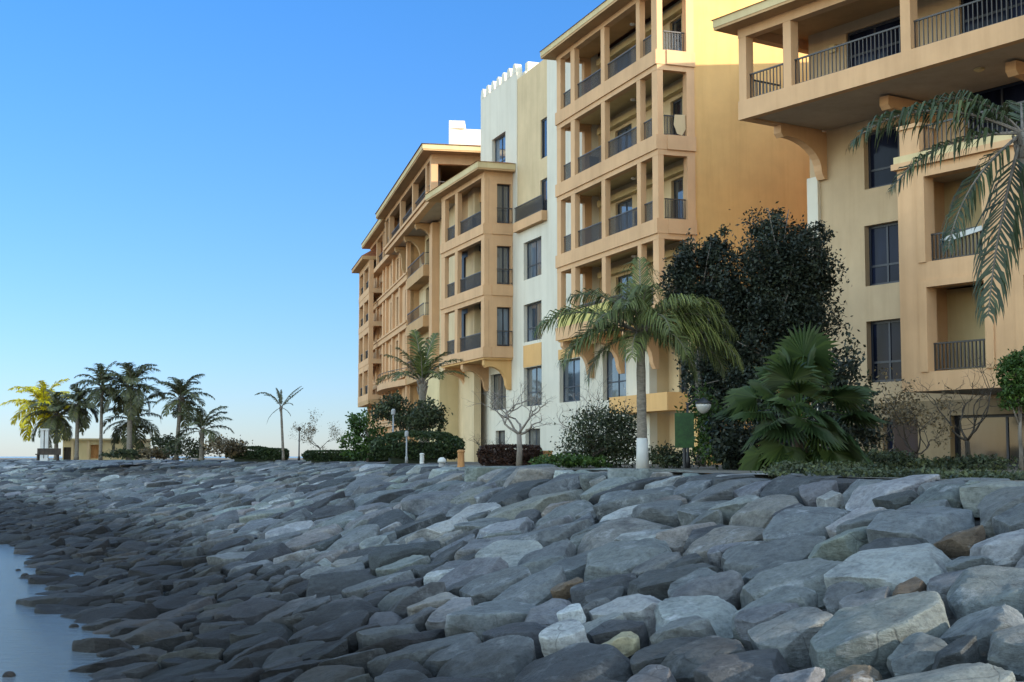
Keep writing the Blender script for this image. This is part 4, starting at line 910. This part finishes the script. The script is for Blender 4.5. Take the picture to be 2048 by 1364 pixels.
shrub('shrub', g(1680, 36), [lob(1680, 740, 50, 60, 36), lob(1690, 830, 70, 80, 36)], 4500, .07, M_dark, 'dark leafy shrub beside the fan palm under the navy windows', group='shrubs at the foot of the blocks', seed=31, clumps=40)
tree('clipped_tree', g(2042, 30), 1.2, [lob(2040, 755, 44, 45, 30), lob(2035, 795, 36, 30, 30), lob(2048, 725, 34, 25, 30)], 5200, .045, M_green, M_bark2, 'round topped small tree with bright green leaves at the right edge', tr=.045, seed=33, clumps=60, spread=.16)
shrub('shrub', g(1205, 40), [lob(1200, 870, 62, 50, 40), lob(1245, 860, 40, 45, 40), lob(1160, 895, 40, 35, 40), lob(1230, 905, 50, 30, 40)], 9500, .045, M_bush, 'dense dusty dark shrub left of the white based palm', group='shrubs at the foot of the blocks', seed=35, twigs=7, clumps=60)
# bare frangipani
def bare(x, d, h, r, label, seed, n=4, depth=4, m=M_twig, ln=.8, leaves=0, group='leafless trees on the promenade', lean=0, up=.25, ybase=0):
    p = g(x, d); T = thing('bare_tree', p, label, 'tree', group); rng = random.Random(seed); b = MB(); top = p+Vector((lean, 0, h)); b.tube([p, p.lerp(top, .5)+Vector((.02, 0, 0)), top], [r*1.15, r, r*.85], 9)
    tips = []
    for k in range(n):
        a = k*2*math.pi/n+rng.uniform(-.5, .5); branches(b, top, (math.cos(a), math.sin(a)*.7, rng.uniform(.25, .75)), ln*rng.uniform(.85, 1.2), r*.5, depth, rng, tips, bend=.22, up=up, shrink=.72)
    b.build('trunk', m, T, smooth=True)
    if leaves:
        lb = MB(); rg = np.random.default_rng(seed); C = np.array([tuple(t) for t in tips]); C = np.repeat(C, leaves, 0)+rg.normal(size=(len(C)*leaves, 3))*.10; leaf_quads(lb, C, .05, rg, rg.uniform(.2, .9, len(C))); lb.build('crown', M_dry, T)
    return T
bare(1038, 42, .95, .085, 'bare spreading frangipani tree with pale trunk before the white wall', 41, n=5, depth=4, ln=.72, up=.12)
bare(1832, 36, .35, .05, 'bare tangled shrub under the ochre box bay at right', 42, n=5, depth=4, ln=.75, m=M_dtwig, leaves=2)
bare(1935, 37, .7, .07, 'dark bare tree before the wide ground floor glazing', 43, n=4, depth=4, ln=.75, m=M_dtwig)
bare(1765, 38, .3, .04, 'thin bare shrub at the wall between fan palm and box bay', 44, n=4, depth=4, ln=.65, m=M_twig, leaves=3)
bare(640, 95, .8, .05, 'thin sparse twiggy tree over the long clipped hedge', 45, n=4, depth=4, ln=1.0, m=M_dtwig, leaves=3)
bare(975, 46, .2, .04, 'curly bare shrub behind the maroon hedge', 46, n=5, depth=4, ln=.42, m=M_dtwig)
bare(1190, 42.5, .8, .05, 'bare twiggy tree rising behind the dusty dark shrub', 47, n=4, depth=4, ln=.8, m=M_twig)
# hedges, left to right
hedge(g(1020, 44), .95, .5, .62, -.1, M_maroon, 6000, 'maroon hedge below the white wall behind the bare frangipani', 51)
hedge(g(500, 100), 1.6, .8, .95, .1, M_hedge, 4200, 'low rounded dark hedge, shorter one left of the thin palm', 52, rnd=.8, size=.09)
hedge(g(545, 100), 1.1, .8, .82, .1, M_hedge, 3200, 'boxy dark hedge touching the foot of the thin palm', 53, rnd=.5, size=.09)
hedge(g(675, 85), 1.95, .7, .62, .05, M_hedge, 5000, 'long flat clipped green hedge left of the far block', 54, size=.075)
hedge(g(835, 62), 1.95, .9, 1.35, .2, M_hedge, 9000, 'tall dark rounded hedge below the far tan block', 55, rnd=.9, size=.07)
hedge(g(760, 75), 1.0, .8, .8, .1, M_hedge, 4000, 'small dark hedge between the long hedge and the tall hedge', 56, rnd=.8, size=.08)
shrub('ground_cover', g(1140, 39), [lob(1120, 922, 50, 14, 39, 30), lob(1170, 925, 50, 12, 39, 30)], 2500, .05, M_green, 'low bright green ground cover at the foot of the dusty shrub', seed=61, group='shrubs at the foot of the blocks')
shrub('shrub', g(1330, 38), [lob(1325, 915, 36, 22, 38), lob(1360, 920, 40, 16, 38)], 1800, .05, M_bush, 'sparse low shrub just right of the white based palm', seed=62, group='shrubs at the foot of the blocks')
shrub('shrub', g(1400, 37), [lob(1405, 850, 34, 60, 37), lob(1430, 890, 40, 40, 37)], 2800, .06, M_green, 'layered bright green shrub beside the globe lamp', seed=63, group='shrubs at the foot of the blocks', clumps=30)
shrub('shrub', g(1750, 34), [lob(1760, 925, 70, 20, 34), lob(1850, 932, 80, 14, 34), lob(1950, 930, 80, 16, 34)], 5200, .055, M_bush, 'low dark planting along the foot of the right block', seed=64, group='shrubs at the foot of the blocks', clumps=50)
shrub('shrub', g(1570, 39), [lob(1570, 860, 70, 80, 39), lob(1640, 890, 60, 60, 39), lob(1520, 900, 50, 50, 39)], 9000, .06, M_dark, 'dark shrub mass directly behind the fan palm', seed=66, group='shrubs at the foot of the blocks', clumps=60)
shrub('shrub', g(1640, 28), [lob(1600, 938, 60, 16, 28), lob(1690, 940, 60, 15, 28)], 3200, .05, M_bush, 'low tufted planting between fan palm and the crest', seed=67, group='shrubs at the foot of the blocks', clumps=40)
shrub('shrub', g(1860, 22), [lob(1600, 944, 70, 11, 24.5), lob(1720, 947, 80, 11, 23), lob(1830, 949, 90, 12, 22), lob(1950, 952, 80, 12, 20.5), lob(2040, 955, 60, 12, 19.5)], 6500, .04, M_bush, 'low scrubby planting running along the crest at the right', seed=68, group='shrubs at the foot of the blocks', clumps=50)
shrub('shrub', g(1470, 34), [lob(1480, 900, 50, 45, 34), lob(1450, 860, 30, 40, 34.5)], 3600, .065, M_dark, 'dark shrub left of the fan palm behind the lamp post', seed=65, group='shrubs at the foot of the blocks', clumps=40)
# trees before the far block
tree('young_tree', g(735, 70), 1.6, [lob(720, 845, 32, 26, 70), lob(745, 875, 36, 30, 70), lob(700, 880, 24, 22, 70), lob(725, 905, 40, 14, 70), lob(755, 830, 14, 16, 70)], 2600, .10, M_green, M_bark2, 'sparse bright green young tree against the sky left of the far block', tr=.06, seed=71, clumps=46, spread=.17, hollow=.5)
tree('tree', g(800, 66), 1.7, [lob(775, 820, 30, 22, 66), lob(815, 835, 36, 24, 66), lob(790, 800, 22, 14, 66)], 2600, .09, M_bush, M_bark2, 'mid green tree above the tall hedge, left one of two', tr=.06, seed=72, clumps=40, group='trees above the tall hedge')
tree('tree', g(858, 64), 1.6, [lob(855, 830, 32, 26, 64), lob(835, 850, 26, 18, 64), lob(875, 845, 18, 22, 64)], 2200, .085, M_bush, M_bark2, 'mid green tree above the tall hedge, nearer the tan pier', tr=.06, seed=73, clumps=40, group='trees above the tall hedge')
p = g(848, 67); palm('palm_tree', p, Vector((p.x-.1, 67, pz(768, 67))), .2, .17, [(160, 35, 2.6, .8), (175, 58, 2.4, .5), (120, 82, 2.8, .25), (60, 78, 2.8, .3), (25, 55, 2.5, .6), (5, 38, 2.4, .7), (200, 70, 2.2, .4), (330, 65, 2.2, .5), (270, 70, 2.2, .6), (90, 50, 2.2, .7), (230, 40, 2.2, .9), (300, 42, 2.2, .9)], 'dark palm with upright fronds before the far tan block', seed=74, leaf=.26, nl=30, hang=.5, wid=.034, mleaf=M_palm)
p = g(567, 98); palm('palm_tree', p, Vector((p.x-.22, 98, pz(815, 98))), .10, .075, [(150, 55, 1.9, .6), (170, 62, 2.4, .9), (35, 55, 2.2, .25), (20, 48, 2.1, .15), (120, 70, 1.8, .4), (100, 80, 1.4, .3), (350, -20, 1.0, .5), (190, -30, 1.6, .5), (330, 40, 1.2, .8)], 'thin slanting palm with few ragged fronds alone against the sky', seed=75, leaf=.14, nl=26, hang=.8, wid=.05, mleaf=M_palmfar)
# left palm group
PG = 'palms at the far left end of the promenade'
def farpalm(x, ytop, d, ln, nf, label, seed, m=M_palmfar, e1=-35, r=.16, lean=0, hang=.7, e0=85, wid=.042):
    p = g(x, d); palm('palm_tree', p, Vector((p.x+lean, d, pz(ytop, d))), r, r*.8, fan(nf, ln*1.1, .72, seed, e0, e1), label, m, seed, PG, leaf=.29, nl=28, hang=hang, wid=wid)
farpalm(86, 818, 108, 2.9, 26, 'yellow topped full palm, leftmost of the far palm group', 81, M_palmlit, -30)  # sunlight on this palm is put into its yellow leaf colour
farpalm(112, 832, 106, 2.4, 24, 'bushy olive palm squeezed between the yellow palm and the hut', 82, M_palmfar, -45)
farpalm(153, 810, 105, 2.3, 20, 'medium dusty palm in front of the tan hut, left of two tall palms', 83)
farpalm(201, 775, 104, 2.5, 18, 'tall slender dusty palm with a bare pale trunk before the hut', 84, r=.13)
farpalm(258, 775, 103, 2.7, 24, 'tallest dusty palm with pale trunk at the right end of the hut', 85, r=.2)
farpalm(262, 842, 107, 2.6, 20, 'low dark olive palm half hidden behind the tallest palm', 86, e1=-40)
farpalm(352, 800, 102, 2.4, 20, 'open dusty palm with a slightly bent trunk right of the hut', 87, lean=.25, e1=-25)
farpalm(403, 862, 100, 2.3, 13, 'short palm with few upright fronds, rightmost of the far palm group', 88, e1=0, r=.18)
for i, (x, y, rx, rz, d, m, lb) in enumerate(((330, 893, 34, 20, 104, M_bush, 'rounded olive bush between hut and bent palm'), (375, 895, 40, 20, 101, M_bush, 'broad olive bush beneath the bent palm'), (445, 893, 40, 18, 99, M_dry, 'brownish dry bush right of the short palm'), (305, 905, 30, 10, 102, M_dry, 'low dry bush at the foot of the tallest palm'), (245, 908, 34, 8, 103, M_bush, 'low dark bush before the right end of the hut'))):
    shrub('bush', g(x, d), [lob(x, y, rx, rz, d), lob(x+rx*.6, y+6, rx*.6, rz*.6, d)], 1300, .11, m, lb, 'bush', 'bushes under the far palms', 91+i, clumps=26)

# ================================================================== small built things
def hut():
    d = 112; a, c = at(125, 912, d), at(278, 912, d); T = thing('hut', Vector(((a.x+c.x)/2, d, GZ)), 'low tan walled hut with a dark doorway behind the far palms', 'hut')
    H = Fac((a.x, d), (1, 0), (0, -1)); w = c.x-a.x
    MB().wall(H, 0, w, GZ, GZ+1.55, 0, -3.5, [(0.05, .75, GZ, GZ+1.0), (2.2, 2.9, GZ+.1, GZ+1.2)]).build('wall', M_beige, T)
    MB().box(H, -.1, w+.1, -3.6, .15, GZ+1.55, GZ+1.7).build('roof', M_beige, T); MB().box(H, .02, .78, -.3, -.2, GZ, GZ+1.0).build('door', M_dwood, T); MB().box(H, 2.18, 2.92, -.3, -.2, GZ+.05, GZ+1.25).build('door', M_wood, T)
    for s in (.8, 2.05, 3.0, w-.1): MB().box(H, s-.1, s+.1, .001, .1, GZ, GZ+1.5).build('pilaster', M_cream, T)
hut()
for x, lb in ((84, 'white square column, left one of a pair under the yellow palm'), (93, 'white square column, right one of a pair under the yellow palm')):
    p = g(x, 104); b = MB(); b.wbox((p.x, p.y), .12, .12, GZ, GZ+2.2); b.wbox((p.x, p.y), .17, .17, GZ+2.2, GZ+2.32); b.wbox((p.x, p.y), .17, .17, GZ-.05, GZ+.12)
    b.build('column', M_paint, loc=p, label=lb, cat='column', group='white columns at the far left')
p = g(96, 101); T = thing('bench', p, 'dark wooden bench at the far left end of the crest', 'bench')
MB().wbox((p.x, p.y), .85, .22, GZ+.38, GZ+.46).build('seat', M_dwood, T); MB().wbox((p.x, p.y+.22), .85, .03, GZ+.46, GZ+.85).build('backrest', M_dwood, T)
for sx_ in (-.7, .7): MB().wbox((p.x+sx_, p.y), .05, .2, GZ-.02, GZ+.38).build('leg', M_dwood, T)
def lamp_post(x, d, h, r, label, globe=None, m=M_grey, arm=0):
    p = g(x, d); T = thing('lamp_post', p, label, 'lamp post', 'lamp posts on the promenade')
    MB().tube([p, p+Vector((0, 0, .25)), p+Vector((0, 0, .3)), p+Vector((0, 0, h))], [r*1.9, r*1.7, r, r*.8], 10).build('pole', m, T, smooth=True)
    if globe:
        c = p+Vector((arm, 0, h-.02)); 
        if arm: MB().tube([p+Vector((0, 0, h-.05)), p+Vector((arm*.5, 0, h+.1)), p+Vector((arm, 0, h+.06))], [.022]*3, 6).build('arm', m, T)
        MB().lathe(c, [(.02, .16), (.06, .13), (globe*1.08, .03), (globe*1.1, 0)], 18).build('cap', m, T, smooth=True)
        MB().lathe(c, [(globe*1.02, -.004), (globe, -.06), (globe*.8, -.15), (globe*.45, -.22), (.04, -.245)], 18).build('globe', M_globe, T, smooth=True)
    else: MB().lathe(p+Vector((0, 0, h)), [(r, 0), (r*2.4, .04), (r*2.4, .22), (r*1.2, .28)], 10).build('lamp_head', m, T)
M_globe = mat('frosted_globe', (.42, .40, .36), .35, .5)[0]
lamp_post(1376, 35, 1.62, .035, 'dark lamp post with one frosted globe on an arm beside the fan palm', globe=.19, m=M_black, arm=.40)
lamp_post(598, 96, 2.0, .05, 'thin dark lamp post beside the twiggy tree left of the far block', m=M_black)
lamp_post(786, 62, 2.1, .04, 'slim grey lamp post in front of the tall dark hedge', m=M_grey)
lamp_post(813, 60, 1.1, .035, 'short pale post in front of the tall dark hedge', m=M_grey)
p = g(1369, 34.6); T = thing('sign', p, 'square green sign board on a dark post at the foot of the globe lamp', 'sign')
MB().tube([p, p+Vector((0, 0, .55))], [.045, .045], 8).build('post', M_black, T)
m_, nt_, b_ = mat('mottled_green_sign', (.02, .09, .015), .55, .3); nt_.links.new(ramp(nt_, noise_tex(nt_, 9, 5, .7), [(.35, (.006, .024, .005)), (.7, (.016, .062, .010))]), b_.inputs['Base Color'])
b = MB(); b.wbox((p.x, p.y-.03), .235, .025, GZ+.5, GZ+1.36); b.build('board', m_, T)
for x, d, h, r, m, lb in ((922, 44, .50, .11, M_wood, 'orange wooden bollard standing on the crest left of the frangipani'), (844, 58, .42, .09, M_paint, 'pale round topped bollard in front of the tall hedge')):
    p = g(x, d); MB().lathe(p, [(r*1.1, -.05), (r, .04), (r*.95, h*.8), (r*1.1, h*.84), (r*1.1, h*.93), (r*.6, h)], 12).build('bollard', m, loc=p, label=lb, cat='bollard', group='bollards along the crest')
p = g(884, 46); T = thing('garden_light', p, 'small white dome garden light sitting on the crest', 'garden light')
MB().lathe(p, [(.11, -.05), (.11, .05), (.09, .08)], 12).build('base', M_grey, T); MB().lathe(p+Vector((0, 0, .085)), [(.14, 0), (.14, .06), (.11, .13), (.05, .17)], 14).build('dome', M_paint, T, smooth=True)
p = g(1091, 45); b = MB(); b.wbox((p.x, p.y), .17, .17, GZ-.03, GZ+.42, .3); b.wbox((p.x, p.y), .19, .19, GZ+.42, GZ+.47, .3); b.build('planter', M_wood, loc=p, label='orange wooden planter box at the right end of the maroon hedge', cat='planter')

# ================================================================== sky, sun, view
NA, NB, SA, SB = (.34, .395, .565), (.26, .53, .80), (2.2, 1.72, 1.38), (5.6, 4.3, 3.0)
EL, S_ = R_(21), Vector((.93, -.37))
AZ = math.atan2(S_.x, S_.y)                          # clockwise from north
w = bpy.data.worlds.new('World'); sc.world = w; w.use_nodes = True; nt = w.node_tree
sky = nt.nodes.new('ShaderNodeTexSky'); sky.sky_type = 'NISHITA'; sky.sun_disc = False; sky.sun_elevation = EL; sky.sun_rotation = AZ
sky.air_density = 1.0; sky.dust_density = .15; sky.ozone_density = 3.0; sky.altitude = 0
# sky scaled: dimmer blue north, added warm fill south and overhead for shaded walls
tc = N(nt, 'ShaderNodeTexCoord'); sp = N(nt, 'ShaderNodeSeparateXYZ'); nt.links.new(tc.outputs['Generated'], sp.inputs[0])
def vmix(fac, a, b):
    m = N(nt, 'ShaderNodeMix', data_type='VECTOR'); nt.links.new(fac, m.inputs[0])
    for i, v in ((4, a), (5, b)):
        if isinstance(v, tuple): m.inputs[i].default_value = v
        else: nt.links.new(v, m.inputs[i])
    return m.outputs[1]
def mrange(src, a, b):
    m = N(nt, 'ShaderNodeMapRange', interpolation_type='SMOOTHSTEP'); m.inputs[1].default_value = a; m.inputs[2].default_value = b; nt.links.new(src, m.inputs[0]); return m.outputs[0]
def lrange(src, a, b):
    m = N(nt, 'ShaderNodeMapRange'); m.inputs[1].default_value = a; m.inputs[2].default_value = b; nt.links.new(src, m.inputs[0]); return m.outputs[0]
NORTH = vmix(lrange(sp.outputs['Z'], .0, .31), NA, NB)
SOUTH = vmix(lrange(sp.outputs['Z'], .0, .6), SA, SB)
tint = vmix(mrange(sp.outputs['Y'], .80, .25), NORTH, SOUTH)
ml = N(nt, 'ShaderNodeVectorMath', operation='MULTIPLY'); nt.links.new(sky.outputs[0], ml.inputs[0]); nt.links.new(tint, ml.inputs[1])
bg = nt.nodes['Background']; bg.inputs['Strength'].default_value = .15; nt.links.new(ml.outputs[0], bg.inputs['Color'])
ld = bpy.data.lights.new('sun', 'SUN'); ld.energy = 4.6; ld.angle = R_(.5); ld.color = (1.0, .88, .70)
sun = bpy.data.objects.new('sun', ld); COL.objects.link(sun)
dirv = -Vector((math.sin(AZ)*math.cos(EL), math.cos(AZ)*math.cos(EL), math.sin(EL))); sun.rotation_euler = dirv.to_track_quat('-Z', 'Y').to_euler()
sc.view_settings.view_transform = 'Standard'; sc.view_settings.look = 'None'; sc.view_settings.exposure = 1.05; sc.view_settings.gamma = 1
